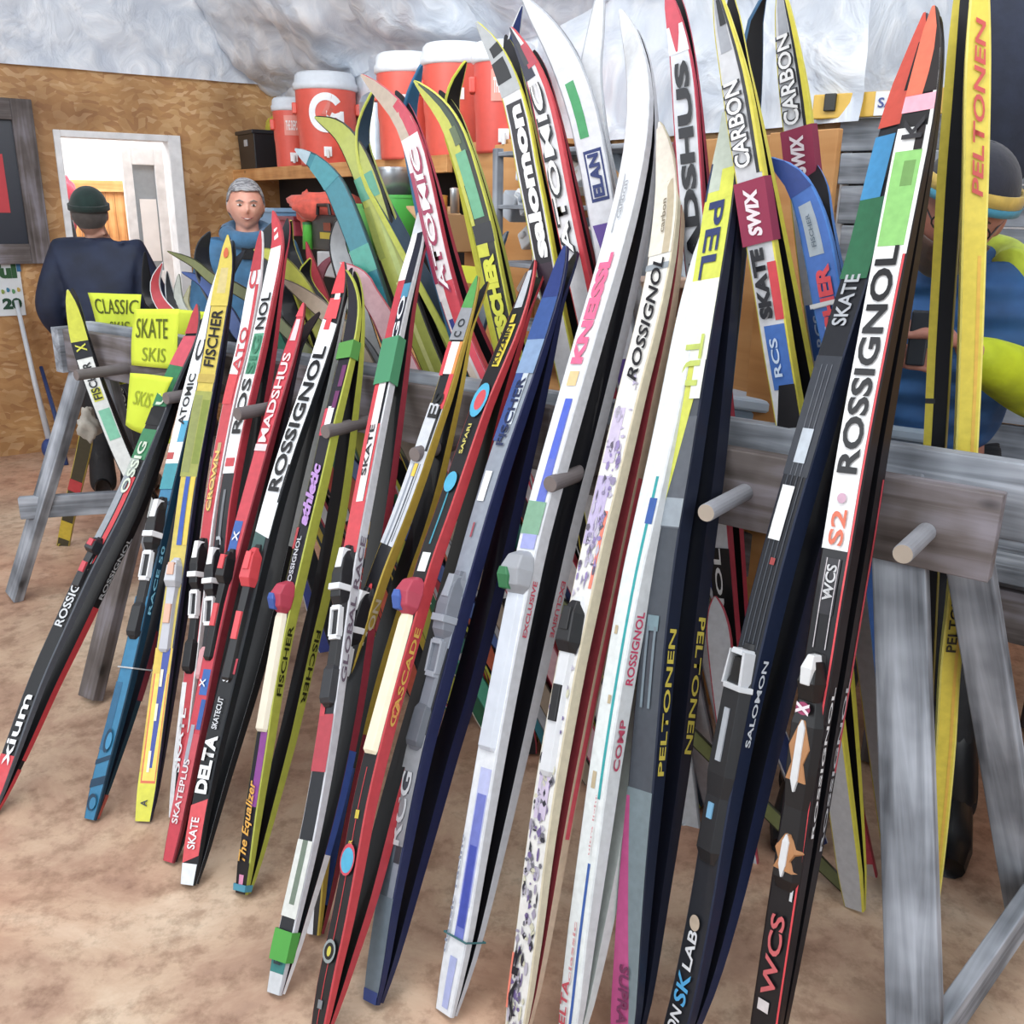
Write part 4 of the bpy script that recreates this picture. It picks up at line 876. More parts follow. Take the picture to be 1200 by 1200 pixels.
# teal and lime pair over the shelf
back([(520, 560), (492, 490), (470, 430), (448, 370), (428, 310), (410, 262), (392, 222), (370, 196), (347, 179)], 'teal ski with its pale tip curling left in front of the drink coolers', vb=.17, top='237888', side='1c4450', rot=24, w=.080,
     pat=[('3a8a96', 215, 190), ('9fb4c0', 186, 172), ('3f9a8a', 320, 290), ('2a8494', 375, 340), ('c8d2d8', 400, 360, -.4, .3), ('2d6a8a', 450, 400), ('d8a0b8', 400, 370, .3, .8)], txt=[('ATOMIC', 450, 370, 'c9d4da', dict(hv=.8))])
back([(585, 620), (552, 540), (520, 462), (492, 395), (470, 335), (452, 285), (436, 232), (418, 188), (398, 158), (370, 142)], 'lime and olive ski with a green tape band, tip curling left over the shelf edge', vb=.235, top='a4ad4a', side='1a1c18', rot=22, w=.084,
     pat=[('4f9a80', 232, 205, -1, .8), ('a8b860', 330, 240, .1, .6), ('8d9a48', 300, 240, -1, -.4), ('d2d68a', 500, 330, -.3, .1)], B=dict(label='black partner of the lime ski, its dark tip rising beside it', top='8d9a48', side='b8c04a', base='14151a', gap=.05, splay=.20))
back([(452, 245), (436, 215), (427, 185), (425, 155), (431, 128), (438, 106)], 'black pointed ski tip standing up between the lime ski and the drink cooler', vb=.26, top='2f4a60', side='b8c04a', base='15161a', rot=-60, w=.08)
# maroon lettered pair
back([(640, 610), (605, 535), (572, 462), (548, 410), (530, 360), (515, 305), (503, 250), (493, 205), (482, 165), (466, 135), (445, 112), (424, 92)], 'white ski with large wine-red outlined letters and a red patch near its beige tip', vb=.19, top='dcd8dc', side='c02848', base='121216', rot=26, w=.092,
     pat=[('b8a898', 165, 88), ('c02a48', 160, 125, .0, 1), ('e0d8dc', 350, 160), ('c8283f', 380, 330, -.2, 1), ('2a3a8a', 392, 372, -.7, -.2), ('d8cabc', 470, 400, -.9, -.2), ('a02850', 330, 200, -1, -.6), ('e8405a', 600, 400, .1, .9)],
     txt=[('ATOMIC', 345, 175, '9a2450', dict(hv=1.15, bold=.05, vc=.05)), ('ATOMIC', 340, 172, 'f0eef2', dict(hv=.85, bold=.02, vc=.0))],
     B=dict(label='black based partner of the ski with wine-red outlined letters', base='121217', side='c02848', gap=.05, splay=.12, short=2))
back([(520, 330), (503, 270), (492, 215), (482, 165), (481, 125), (494, 76)], 'blue ski tip standing in front of the second large cooler', vb=.25, top='2a6a94', side='2a6a94', base='15161a', rot=-55, w=.075)
# green yellow FISCHER
back([(655, 640), (635, 560), (615, 480), (600, 420), (588, 370), (577, 318), (567, 268), (552, 215), (536, 165), (517, 130), (486, 97)], 'yellow-green ski with a long green tape strip and black letters below it', vb=.205, top='2a2c26', side='c8cc3a', base='121214', rot=22, w=.090,
     pat=[('b6ba40', 215, 95, -1, .5), ('3a4a3a', 180, 100, .1, .7), ('5fa882', 255, 178, -.6, .5), ('b6ba40', 285, 170, -1, -.65), ('23242a', 285, 262), ('c8cc2e', 300, 285, -.9, .2), ('5a6a48', 170, 150, -.3, .4)],
     txt=[('FISCHER', 400, 298, 'd0d42c', dict(hv=1.3, bold=.07))], B=dict(label='black partner of the green taped ski', side='b6ba40', base='131317', top='2a2c26', gap=.03, splay=.10, short=1))
back([(556, 250), (545, 200), (532, 160), (530, 120), (536, 95), (546, 72)], 'black ski tip standing upright in front of the right-hand cooler', vb=.28, top='1c1d22', side='c8cc3a', base='15161a', rot=-50, w=.075)
back([(575, 330), (583, 300), (588, 285), (595, 273)], 'small silver-blue ski tip beside the plywood cabinet side', vb=.30, top='b8c8d8', side='5a7a9a', rot=20, w=.05)
# SALOMON
back([(705, 640), (690, 560), (675, 480), (662, 420), (650, 365), (640, 310), (629, 250), (618, 195), (609, 145), (598, 105), (582, 65), (559, 28)], 'ski with tall white letters on a black panel and a grey blotched tip', vb=.165, top='d9dadf', side='d0ce38', base='121216', rot=24, w=.092,
     pat=[('a9aeb2', 110, 25), ('1a1b20', 95, 70, -1, .6), ('1a1b20', 66, 55, -.5, 1), ('26222a', 310, 120, -.75, .8), ('3a2a38', 372, 308, -.8, .8)], txt=[('salomon', 302, 125, 'eef0f3', dict(hv=1.25, bold=.05))],
     B=dict(label='yellow edged black partner of the ski with white letters on a black panel', side='c9c832', base='121217', top='2a2c30', gap=.055, splay=.12, short=1))
back([(625, 150), (607, 105), (600, 75), (604, 40), (612, 10)], 'small navy blue pointed ski tip crossing beside the red edged white ski', vb=.28, top='22356e', side='c8ccd4', rot=-20, w=.06)
# ATOMIC
back([(742, 640), (728, 560), (712, 480), (700, 420), (688, 365), (676, 310), (664, 255), (652, 195), (641, 140), (628, 95), (613, 62), (599, 34)], 'white ski with black outlined letters and a bright red edge stripe', vb=.185, top='d8d9de', side='c42434', base='131217', rot=24, w=.094,
     pat=[('c42434', 640, 60, .62, 1), ('2a2c40', 90, 30, -1, .2), ('b03048', 80, 55, -.2, 1), ('3a3c44', 75, 50, -.5, .1)], txt=[('ATOMIC', 300, 98, '1d1e26', dict(hv=1.25, vc=-.2, bold=.05)), ('ATOMIC', 296, 95, 'f0f2f5', dict(hv=.9, vc=-.22))],
     B=dict(label='partner of the white ski with the red edge stripe, black base', side='8a2030', base='14141a', top='d8d9de', gap=.03, splay=.08, short=2))
# ELAN
back([(772, 640), (755, 560), (741, 480), (732, 420), (723, 360), (714, 300), (704, 240), (694, 185), (683, 135), (668, 90), (645, 45), (612, -2)], 'broad white ski with a green tape rectangle, a navy boxed word and a purple diamond', vb=.225, top='d3d7df', side='aab0ba', base='8a8f98', rot=12, w=.110, th=.02,
     pat=[('3f9a62', 161, 95, -.55, .1), ('26356e', 236, 176, -.55, .75), ('d3d7df', 232, 180, -.42, .62), ('5a3f94', 330, 262, (-.1, -.8), (.0, .7)), ('3aa890', 310, 296, 0, .4), ('5a3f94', 520, 420, -.7, .7)], txt=[('ELAN', 231, 181, '26356e', dict(hv=.8, vc=.1, bold=.05))],
     B=dict(label='pale partner ski behind the broad white one with the purple diamond', side='b9bec8', base='9aa0aa', top='dfe2e8', gap=.02, splay=.05))
back([(720, 260), (700, 170), (692, 95), (698, 40), (706, -20)], 'plain white ski tip rising out of frame right of the broad green-taped white ski', vb=.27, top='dde2e8', side='b9c0ca', base='c9cfd6', rot=8, w=.09)
# MADSHUS
back([(872, 950), (860, 820), (850, 700), (842, 600), (836, 520), (829, 440), (824, 370), (817, 300), (811, 230), (806, 160), (801, 95), (793, 40), (781, -15)], 'silver-white ski with tall black letters and a red arrow marked tip', vb=.175, top='cfd5de', side='c02a4a', base='121217', rot=22, w=.090,
     pat=[('c8304a', 30, -20), ('e2e6ec', 62, 30), ('c8304a', 60, 20, (-.3, -.8), (-.1, .8)), ('3a4050', 380, 360), ('17181d', 950, 640)], txt=[('MADSHUS', 350, 72, '181a22', dict(hv=1.25, vc=.05, bold=.05)), ('ROSSIGNOL', 860, 640, 'e8ebef', dict(hv=.7, vc=-.2))],
     B=dict(label='black partner of the silver-white ski with tall black letters', side='c02a4a', base='111116', top='15161b', gap=.035, splay=.04, short=0))
# strapped pair 1
back([(955, 700), (945, 620), (935, 550), (924, 480), (912, 410), (902, 345), (892, 285), (883, 225), (873, 165), (862, 100), (849, 40), (838, -15)], 'white and yellow race ski with the left dark red strap round it', vb=.10, top='c8ccd2', side='d8cf38', base='121216', rot=26, w=.100,
     pat=[('9aa0aa', 60, -20, -.6, .4), ('2a2c32', 205, 0, .55, .8), ('d8cf38', 205, 0, .8, 1), ('c82a38', 375, 308, .35, 1), ('2c62b0', 455, 380, -.6, .95), ('16171c', 500, 450, (-.9, -.2), 1), ('16171c', 30, 0, -.2, .5)], txt=[('CARBON', 195, 95, '2a2c33', dict(hv=1.4, vc=-.2, bold=.06)), ('CARBON', 195, 95, 'e8ebee', dict(hv=1.1, vc=-.22, bold=.02)), ('SKATE', 372, 290, '26282e', dict(hv=1.0, vc=-.2, bold=.06)), ('RCS', 440, 395, 'b8cce4', dict(hv=.6))],
     tape=[('8e2148', 211, 285, 'SWIX')], B=dict(label='black partner ski under the left dark red strap with a yellow edge', side='cfc634', base='121217', top='14202c', gap=.05, splay=.05, short=1))
# strapped pair 2
back([(1010, 700), (1000, 620), (992, 560), (983, 500), (972, 440), (963, 385), (955, 330), (948, 270), (942, 215), (937, 165), (930, 110), (921, 45), (913, -20)], 'white and yellow race ski with the right dark red strap, behind the blue ski', vb=.26, top='c8ccd2', side='d8cf38', base='121216', rot=24, w=.100,
     pat=[('9aa0aa', 40, -20, -.6, .4), ('2a2c32', 150, 0, .5, .72), ('d8cf38', 150, 0, .72, 1), ('2c62b0', 420, 355, -.8, .95), ('16171c', 465, 415, (-.9, -.2), 1)], txt=[('CARBON', 145, 40, '2a2c33', dict(hv=1.4, vc=-.2, bold=.06)), ('CARBON', 145, 40, 'e8ebee', dict(hv=1.1, vc=-.22, bold=.02)), ('RCS', 405, 368, 'b8cce4', dict(hv=.6))],
     tape=[('8e2148', 150, 212, 'SWIX')])
# blue FISCHER
back([(1034, 700), (1026, 620), (1017, 560), (1006, 500), (994, 450), (981, 400), (970, 350), (961, 300), (950, 255), (936, 220), (918, 200), (899, 187)], 'bright blue ski with red letters and a grey label, tip curling left', vb=.15, top='2a62b4', side='2a72c4', base='17181d', rot=22, w=.100,
     pat=[('1f3f8a', 225, 185), ('9aa8b4', 298, 238, -.6, .4), ('8ab0dc', 560, 380, -.5, -.42), ('c8d0d8', 358, 352)], txt=[('FISCHER', 425, 310, 'c8283a', dict(hv=1.0, vc=.1, bold=.05)), ('FISCHER', 288, 250, '5a6a7a', dict(hv=.3, vc=-.1))], tape=[('bfc4c8', 352, 357)],
     B=dict(label='partner of the bright blue ski, black base facing the camera with its tip upright', side='2a72c4', base='17181e', top='2a62b4', gap=.03, splay=.16))
back([(880, 80), (884, 40), (888, 15), (897, -5)], 'black ski tip at the top edge between the two strapped skis', vb=.28, top='14161c', side='2a5a80', rot=-40, w=.08)
# yellow PELTONEN, right
back([(1087, 1078), (1098, 980), (1107, 880), (1113, 780), (1123, 690), (1128, 600), (1133, 500), (1137, 400), (1140, 300), (1143, 200), (1145, 100), (1148, 0), (1150, -80)], 'tall yellow ski with red slanted lettering at the far right behind the beam', vb=(.19, .235), top='e2cf3a', side='efe26a', base='17181d', rot=-14, w=.050, th=.03,
     pat=[('e6b83a', 1078, 300, .3, .6), ('c88a30', 1078, 900, -1, -.8)], txt=[('PELTONEN', 232, 20, 'c8403a', dict(hv=.9, vc=.1, shear=.25)), ('PELTONEN', 760, 670, '23231a', dict(hv=1.0, vc=-.2))])
back([(1061, 1060), (1071, 980), (1079, 880), (1083, 780), (1087, 690), (1091, 600), (1097, 500), (1102, 400), (1108, 300), (1114, 200), (1122, 100), (1128, 0), (1133, -70)], 'yellow edged black based partner ski left of the tall yellow lettered one', vb=(.235, .28), top='23242a', side='8a8020', base='16171c', rot=8, w=.052, th=.02,
     pat=[('d8c838', 1060, -70, -1, -.25), ('1c1e24', 1060, -70, -.25, 1), ('3a3c40', 472, 466, -1, -.1)])

# small back tips at the left half: (path from low to tip, topcolour, side, w, rot, label)
small = [
 ([(300, 470), (285, 425), (268, 385), (253, 350), (243, 330), (237, 310), (238, 290), (246, 273)], '20242c', '30343c', .07, -10, 'black curled ski tip just left of the yellow black-lettered ski tip', .18),
 ([(345, 400), (306, 361), (292, 351), (273, 340), (250, 331), (227, 312), (197, 298)], '6a7040', '33361f', .045, 10, 'thin olive ski with its tip drooping far left above the yellow signs', .15),
 ([(330, 450), (305, 420), (280, 393), (266, 368), (252, 351), (236, 333), (214, 323)], '2c4f94', '1b2c5a', .055, 10, 'blue ski tip pointing left above the yellow signs', .16),
 ([(345, 420), (330, 375), (316, 335), (309, 310), (312, 285), (322, 262)], '4a4d52', '2a2c30', .11, 0, 'broad charcoal grey ski tip in front of the woman', .30),
 ([(400, 450), (382, 400), (366, 365), (355, 342), (339, 321), (320, 303), (298, 295)], 'b2b43c', '7a7c2a', .065, 12, 'yellow-olive ski tip curling left beside the red and white tips', .17),
 ([(390, 450), (372, 390), (355, 340), (343, 312), (336, 284), (341, 259)], '1b1c20', 'c2c040', .08, -30, 'black ski tip with a thin yellow edge below the dark shelf', .22),
 ([(420, 450), (396, 400), (376, 363), (362, 342), (357, 323), (364, 305)], '1a1b20', 'b8c03a', .075, -25, 'black ski tip with yellow-green edge left of the red tip', .20),
 ([(405, 420), (385, 370), (371, 330), (364, 307), (359, 285)], 'b82a3c', '7a1c28', .05, 10, 'small red ski tip below the green bottle', .26),
 ([(380, 430), (372, 385), (371, 340), (377, 316), (391, 299)], 'c8788a', '9a4a5c', .045, -10, 'pink ski tip leaning right in front of the white box', .28),
 ([(450, 470), (415, 405), (381, 370), (371, 361), (353, 347), (329, 330)], '9a8a78', '5c5248', .06, 12, 'tan grey ski tip pointing left in the middle of the crowd of tips', .14),
 ([(372, 450), (355, 405), (343, 375), (337, 351), (343, 328)], '2a2c32', '1c1e22', .07, -10, 'dark grey ski tip low in the crowd behind the red pink-lettered ski', .19),
 ([(440, 430), (420, 370), (404, 320), (396, 290), (398, 265), (404, 250)], 'c9ced4', '17181c', .075, -20, 'black and white upright ski tip left of the teal ski', .24),
 ([(495, 470), (473, 425), (458, 398), (451, 379), (434, 351), (423, 330), (399, 312)], 'c8a0a8', 'a83248', .07, 12, 'pink and white ski with its tip reaching left under the teal ski', .13),
 ([(500, 560), (470, 500), (445, 450), (425, 412), (400, 380)], 'a8acb4', '5a5e66', .075, 8, 'grey ski low behind the black yellow-green pair', .16),
 ([(370, 470), (350, 435), (334, 417), (325, 389)], '4fb494', '2a7a64', .06, 5, 'aqua green ski tip between the white and the red skis', .20),
 ([(300, 480), (262, 440), (230, 400), (202, 375), (177, 357), (172, 330), (170, 298)], '191a1f', '0f1014', .06, -20, 'black ski tip above the left yellow sign', .22),
 ([(310, 500), (270, 440), (225, 395), (190, 360), (182, 335), (191, 311)], 'b8323e', 'd8dade', .055, 5, 'red and white ski tip above the left yellow sign', .20),
 ([(320, 500), (280, 440), (240, 400), (208, 372), (199, 345), (196, 320)], '2a2c33', 'c8ccd2', .055, -10, 'dark ski tip between the red tip and the white tips above the signs', .24),
 ([(330, 500), (290, 450), (250, 410), (216, 372), (209, 350), (210, 325)], 'cfd3cc', '9aa09a', .06, 5, 'white ski tip third from the left above the signs', .26),
 ([(340, 500), (300, 460), (262, 420), (228, 380), (218, 360), (223, 338)], 'd2cfae', 'a8a67c', .05, -5, 'cream ski tip next to the thin blue tip above the signs', .28),
]
for p, tcol, scol, w_, rt, lb, vb in small:
    back(p, lb, vb=vb, top=tcol, side=scol, base='16171b', rot=rt, w=w_, th=.02)

# lower bodies seen between the near skis: dark and coloured skis on the far side
rndc = random.Random(11)
low = [
 ([(1022, 1062), (1006, 990), (990, 915), (975, 850), (960, 790), (948, 730)], 'c8b8b0', 'c8304a', 'white, red and yellow ski standing low behind the rightmost pair', [('c8304a', 1010, 960), ('d8c83a', 900, 860), ('e4e6e8', 960, 930, -.6, .5), ('3a4a8a', 930, 915)], [('FISCHER', 960, 905, 'wht', dict(hv=.7))]),
 ([(1000, 1030), (988, 960), (976, 890), (962, 820)], 'd4c838', 'b8323e', 'yellow ski tail with a red edge low behind the rightmost pair', [('c8304a', 1020, 985)], []),
 ([(812, 998), (803, 920), (795, 850), (787, 780), (778, 700)], 'c4ccd4', '9aa4ae', 'pale grey ski tail behind the navy ski with yellow edge lettering', [], []),
 ([(880, 1036), (868, 960), (858, 880), (848, 800), (838, 700)], 'c9cfd8', 'b83a50', 'narrow pale ski tail between the near pairs with a red edge', [], []),
 ([(70, 662), (82, 600), (98, 530), (104, 490)], '4a4838', 'b8a83a', 'dark ski with yellow and red marks standing inside the far sawhorse', [('c8303a', 575, 562), ('d8c02a', 630, 610), ('2a4a9a', 600, 590), ('c8303a', 650, 642)], []),
 ([(145, 640), (150, 560), (147, 500), (143, 455)], '23242a', '5a5c62', 'black ski with pale letters behind the yellow paper flap', [], [('ROS', 480, 450, 'c9ccd0', dict(hv=1.0))]),
 ([(385, 640), (400, 690), (372, 620)][::-1][:0] or [(470, 760), (450, 700), (425, 630), (405, 570)], '2a2c30', 'c8b830', 'dark ski with a yellow edge behind the yellow-green edged pair', [('c8402c', 640, 590), ('c8b830', 690, 650, -1, -.3)], []),
 ([(560, 800), (535, 720), (510, 640), (490, 570)], '3a7a70', 'c83040', 'green and red ski glimpsed between the silver and badge skis', [('c83040', 700, 660), ('c8b830', 620, 600)], []),
 ([(640, 860), (655, 800), (640, 760), (610, 660), (595, 600)][3:] + [], '3a3c42', '6a6c70', 'dark grey ski glimpsed beside the navy silver pair', [], []),
 ([(675, 830), (658, 760), (645, 700), (632, 640)], 'b8323e', '2a3a7a', 'red and navy ski glimpsed right of the pink lettered white pair', [('e0e4e8', 790, 770)], []),
 ([(690, 900), (665, 800), (645, 730), (628, 660)], '24366e', 'c8ccd2', 'navy blue ski low behind the pink lettered white pair', [], []),
]
low += [
 ([(452, 700), (436, 650), (420, 600), (402, 548), (385, 500)], 'd0583c', '2a2c30', 'orange-red ski crossing behind the gap right of the yellow-green edged pair', [('e8c030', 640, 600), ('2a6a5a', 560, 530)], []),
 ([(500, 720), (484, 660), (466, 600), (448, 545)], '2c7a4c', 'c8b830', 'green ski with a yellow edge behind the red and white pair', [('e2e4e8', 640, 610), ('c83040', 580, 560)], []),
 ([(548, 740), (532, 680), (515, 620), (500, 560)], 'c8b62e', '1c1e22', 'yellow ski crossing low behind the silver striped pair', [('1c1e22', 650, 610)], []),
 ([(600, 760), (590, 700), (578, 640), (566, 590)], '1e2026', 'b83040', 'black ski with white marks low behind the badge ski', [('e2e4e8', 700, 690, -.5, .5), ('e2e4e8', 660, 650, -.5, .5)], []),
 ([(720, 800), (706, 720), (694, 650), (684, 590)], '17181d', 'c8b830', 'black ski with white lettering behind the gap left of the flowered ski', [], [('SALOMON', 730, 640, 'd9dce0', dict(hv=.8))]),
 ([(350, 640), (335, 580), (318, 530), (300, 480)], '3a4a9a', 'c8ccd2', 'blue ski with a pale edge low behind the red pink-lettered ski', [('e2c030', 600, 570)], []),
]
lv = [.26, .30, .16, .12, .24, .22, .25, .21, .23, .19, .27, .17, .20, .22, .16, .18, .24]
for (p, tcol, scol, lb, pt, tx), vb in zip(low, lv):
    back(p, lb, vb=vb, top=tcol, side=scol, base='16171b', rot=12, w=.07, pat=pt, txt=tx, th=.02)

# a second rank of shorter skis leaning against the far side of the beam, seen in the gaps
rank = [(352, 'c8402c', '1c1e22', 'orange-red ski with a black edge'), (372, 'c8b030', '23262c', 'golden yellow ski with a black edge'), (392, '23262c', 'c83a4a', 'black ski with a red edge'), (412, '2a6a4c', 'e0dcd0', 'forest green ski with a cream edge'),
 (436, 'b8bcc4', 'b82a3c', 'pale silver ski with a red edge'), (455, '1b1d23', 'd0c030', 'black ski with a bright yellow edge'), (478, 'c85a30', '3a2a2a', 'rust orange ski with a brown edge'), (500, '2c4a8c', 'd8dce2', 'royal blue ski with a white edge'),
 (522, '1e2026', '8a8e96', 'black ski with a grey edge'), (545, '8a2438', 'd8d4d0', 'maroon ski with a pale edge'), (568, '2a8078', '1e2226', 'sea green ski with a black edge'), (590, '26282e', 'b8402c', 'charcoal ski with an orange edge'),
 (618, 'd8d8dc', '2c3a6a', 'white ski with a navy edge'), (648, '1c1d22', 'c8ccd2', 'black ski with a silver edge'), (300, '343a46', 'c8b030', 'slate ski with a yellow edge'), (322, 'a82c3c', '1c1e22', 'crimson ski with a black edge'), (680, '3c3440', '9a9aa4', 'plum grey ski with a light edge')]
for i, (x, tc_, sc_, lb) in enumerate(rank):
    P0 = onplane(x, 480+ (x-350)*.13, RP(0, .20, 0), VV); uu = (P0-RC).dot(U)
    a = RP(uu, .19+.012*(i % 3), 1.02-.03*(i % 4)); b = RP(uu-.10-.03*(i % 3), .52+.05*(i % 2), 0.01)
    pp = [proj(b.lerp(a, t)) for t in (0, .25, .5, .75, 1)]
    back(pp[1:], lb+' mostly hidden low behind the beam', vb=(a-RC).dot(VV)-.0, top=tc_, side=sc_, base='16171b', rot=14, w=.062, th=.02, pat=[(sc_, pp[1][1], pp[2][1]-20, -.5, .2), ('d8dade', pp[2][1]-5, pp[2][1]-30, -.6, .5)])
# ------------------------------------------------------------------ yellow signs
def sheet(name, px, plane_v, col, label, lines, seed=0, curl=.01):
    """paper quad through four photo corners (TL, TR, BR, BL) on a vertical plane parallel to the rack"""
    P0 = RP(0, plane_v, 0); c = [onplane(x, y, P0, VV) for x, y in px]
    O = (c[0]+c[1]+c[2]+c[3])/4; e = empty(name, O)
    mb = MB(); n = 10; vs = []; nrm = -VV
    for j in range(n+1):
        for i in range(n+1):
            a, b = i/n, j/n
            p = c[0].lerp(c[1], a).lerp(c[3].lerp(c[2], a), b)
            vs.append(p+nrm*(curl*sin(a*5+seed)*cos(b*4+seed*2)))
    mb.add(vs, [(j*(n+1)+i, j*(n+1)+i+1, (j+1)*(n+1)+i+1, (j+1)*(n+1)+i) for j in range(n) for i in range(n)], col)
    o = mb.build('sheet', M_PAPER, e, smooth=True); md = o.modifiers.new('s', 'SOLIDIFY'); md.thickness = .0008
    mb = MB()
    for (st, a0, b0, a1, b1, cc) in lines:
        vs, fs, asp = text_mesh(st, .0, 0); out = []
        for x, y in vs:
            a = a0+(a1-a0)*x; b = b1+(b0-b1)*y
            p = c[0].lerp(c[1], a).lerp(c[3].lerp(c[2], a), b)
            out.append(p+nrm*(curl*sin(a*5+seed)*cos(b*4+seed*2)+.004))
        mb.add(out, fs, cc)
    if mb.f: mb.build('lettering', M_PAPER, e)
    tag(e, label, 'sign', 'bright yellow paper signs'); return e
sheet('paper_sign', [(102, 343), (166, 345), (160, 446), (128, 454)], .155, 'd9ec14', 'bright yellow paper sign reading CLASSIC SKIS, taped behind the rack end', [('CLASSIC', .08, .06, .98, .22, '4f5a10'), ('SKIS', .35, .30, .85, .44, '6a7812')], 1)
sheet('paper_sign', [(157, 362), (210, 362), (208, 433), (154, 428)], -.022, 'dcee16', 'bright yellow paper sign reading SKATE SKIS, upper sheet over the peg', [('SKATE', .10, .16, .78, .50, '5a6610'), ('SKIS', .25, .66, .75, .90, '8a9a14')], 2, .004)
sheet('paper_sign', [(153, 437), (205, 442), (172, 512), (147, 498)], -.19, 'd6ea12', 'lower hanging flap of yellow paper below the peg by the SKATE sign', [('SKIS', .2, .3, .7, .55, 'a0b018')], 3, .006)
sheet('paper_sign', [(205, 362), (247, 366), (240, 408), (207, 404)], .15, 'e0f01a', 'yellow paper sheet lying sideways right of the SKATE sign', [], 4, .003)
sheet('paper_sign', [(193, 488), (203, 486), (199, 520), (190, 518)], -.05, 'd8ea14', 'small strip of yellow paper end below the SKATE sign', [], 5, .002)
# crumpled tape ball on the far leg
blob_cloth('tape_wad', onplane(104, 497, RP(0, -.05, 0), VV), (.035, .03, .055), 'a9a49a', 'crumpled wad of grey tape wrapped round the far sawhorse leg', 'tape', 8, rough=.3)

# ------------------------------------------------------------------ coolers and shelf contents
def at_shelf(x, t): # point on shelf top under pixel column x, t metres out from the back wall
    P = onplane(x, 190, CORN-dA*t, dA); return V((P.x, P.y, ZS+.001))
def cooler(x, t, r, h, label, logo=None, lid='dfe6ee', col='e2482e'):
    t += .04
    P = at_shelf(x, t); e = empty('drink_cooler', P, label, 'cooler', 'orange drink coolers on the shelf')
    d = (CAM-P); d.z = 0; d.normalize(); side = Z.cross(d)
    mb = MB(); mb.lathe(P, [(.0, 0), (r*.90, 0), (r*.92, .012), (r*.95, h*.35), (r*.985, h*.42), (r, h*.80), (r*1.0, h*.82)], col, 40); mb.build('tub', M_PLAS, e, smooth=True, weld=True)
    mb = MB(); mb.lathe(P, [(r*1.0, h*.81), (r*1.07, h*.82), (r*1.07, h*.88), (r*1.02, h*.90), (r*.99, h*.97), (r*.90, h), (0, h)], lid, 40); mb.build('lid', M_PLAS, e, smooth=True, weld=True)
    mb = MB(); S_ = P+d*(r*.93)+Z*(h*.15); mb.box(S_+d*.012, side*.022, d*.014, Z*.026, 'f0f2f4'); mb.tube([S_+d*.02+Z*.0, S_+d*.05], .010, 'e2e5e8', 10); mb.tube([S_+d*.045+Z*.01, S_+d*.045-Z*.035], .009, 'e2e5e8', 10); mb.build('spigot', M_PLAS, e, bevel=.002)
    for s_ in (-1, 1):
        mb = MB(); mb.box(P+side*(s_*r*1.04)+Z*(h*.62), side*.014, d*.045, Z*.03, col); mb.build('handle', M_PLAS, e, bevel=.006)
    def onsurf(a, z): # a: metres round the front
        an = a/(r*.99); return P+(d*cos(an)+side*sin(an))*(r*1.0+.003)+Z*z
    mb = MB()
    if logo == 'bolt':
        # white ring letter with an orange bolt through it
        n = 30; R0, R1 = r*.58, r*.36; vs = []; cz = h*.56
        for k in range(n+1):
            an = radians(35)+radians(305)*k/n
            vs += [onsurf(cos(an)*R0, cz+sin(an)*R0*1.05), onsurf(cos(an)*R1, cz+sin(an)*R1*1.05)]
        mb.add(vs, [(2*k, 2*k+1, 2*k+3, 2*k+2) for k in range(n)], 'f4f6f8')
        mb.add([onsurf(.0, cz+.01), onsurf(R0, cz+.01), onsurf(R0, cz-R1), onsurf(R0*.65, cz-R1*.9), onsurf(R0*.65, cz-.025), onsurf(0, cz-.025)], [(0, 1, 4, 5), (1, 2, 3, 4)], 'f4f6f8')
        mb.add([onsurf(R0*.35, cz+R0*1.0), onsurf(-R0*.30, cz-.01), onsurf(0, cz-.01), onsurf(-R0*.2, cz-R0*.9), onsurf(R0*.4, cz+.02), onsurf(.02, cz+.03)], [(0, 1, 2, 5), (2, 3, 4, 5)], 'cf4a30')
    elif logo == 'box':
        a0 = -r*.42; a1 = r*.42; z0, z1 = h*.46, h*.74
        mb.add([onsurf(a0+(a1-a0)*i/6, z) for z in (z0, z1) for i in range(7)], [(i, i+1, i+8, i+7) for i in range(6)], 'ea8a78')
        vs, fs, asp = text_mesh('THE DEPOT', .03, 0)
        mb.add([onsurf(a0+(a1-a0)*(.1+.8*x), z0+(z1-z0)*(.25+.5*y))+d*.002 for x, y in vs], fs, 'f4ecea')
    elif logo == 'tag':
        mb.add([onsurf(-r*.2, h*.5), onsurf(r*.2, h*.5), onsurf(r*.2, h*.6), onsurf(-r*.2, h*.6)], [(0, 1, 2, 3)], 'f2e6e4')
    if mb.f: mb.build('badge', M_PLAS, e)
    return e
cooler(385, .20, .172, .50, 'large orange cooler with a white round bolt emblem and white lid', 'bolt')
cooler(345, .24, .115, .40, 'narrow orange cooler with a square badge left of the emblem cooler', 'box')
cooler(480, .26, .15, .47, 'orange cooler right of the silver urn, partly behind a black ski tip', 'tag', 'e8edf2')
cooler(536, .20, .155, .475, 'wide orange cooler with white lid between two other coolers on the right', 'tag', 'e8edf2')
cooler(590, .26, .125, .42, 'rightmost orange cooler with a pale square badge', 'box', 'e4e9ee', 'd8402e')
P = at_shelf(445, .22); e = empty('coffee_urn', P, 'silver metal urn between the emblem cooler and the next orange cooler', 'urn')
mb = MB(); mb.lathe(P, [(0, 0), (.10, 0), (.10, .30), (.085, .33), (.05, .35), (0, .36)], 'c4ccd6', 32); mb.build('body', M_METAL, e, smooth=True); mb = MB(); mb.lathe(P, [(.02, .355), (.02, .38), (0, .385)], '2a2c30', 14); mb.build('knob', M_PLAS, e)
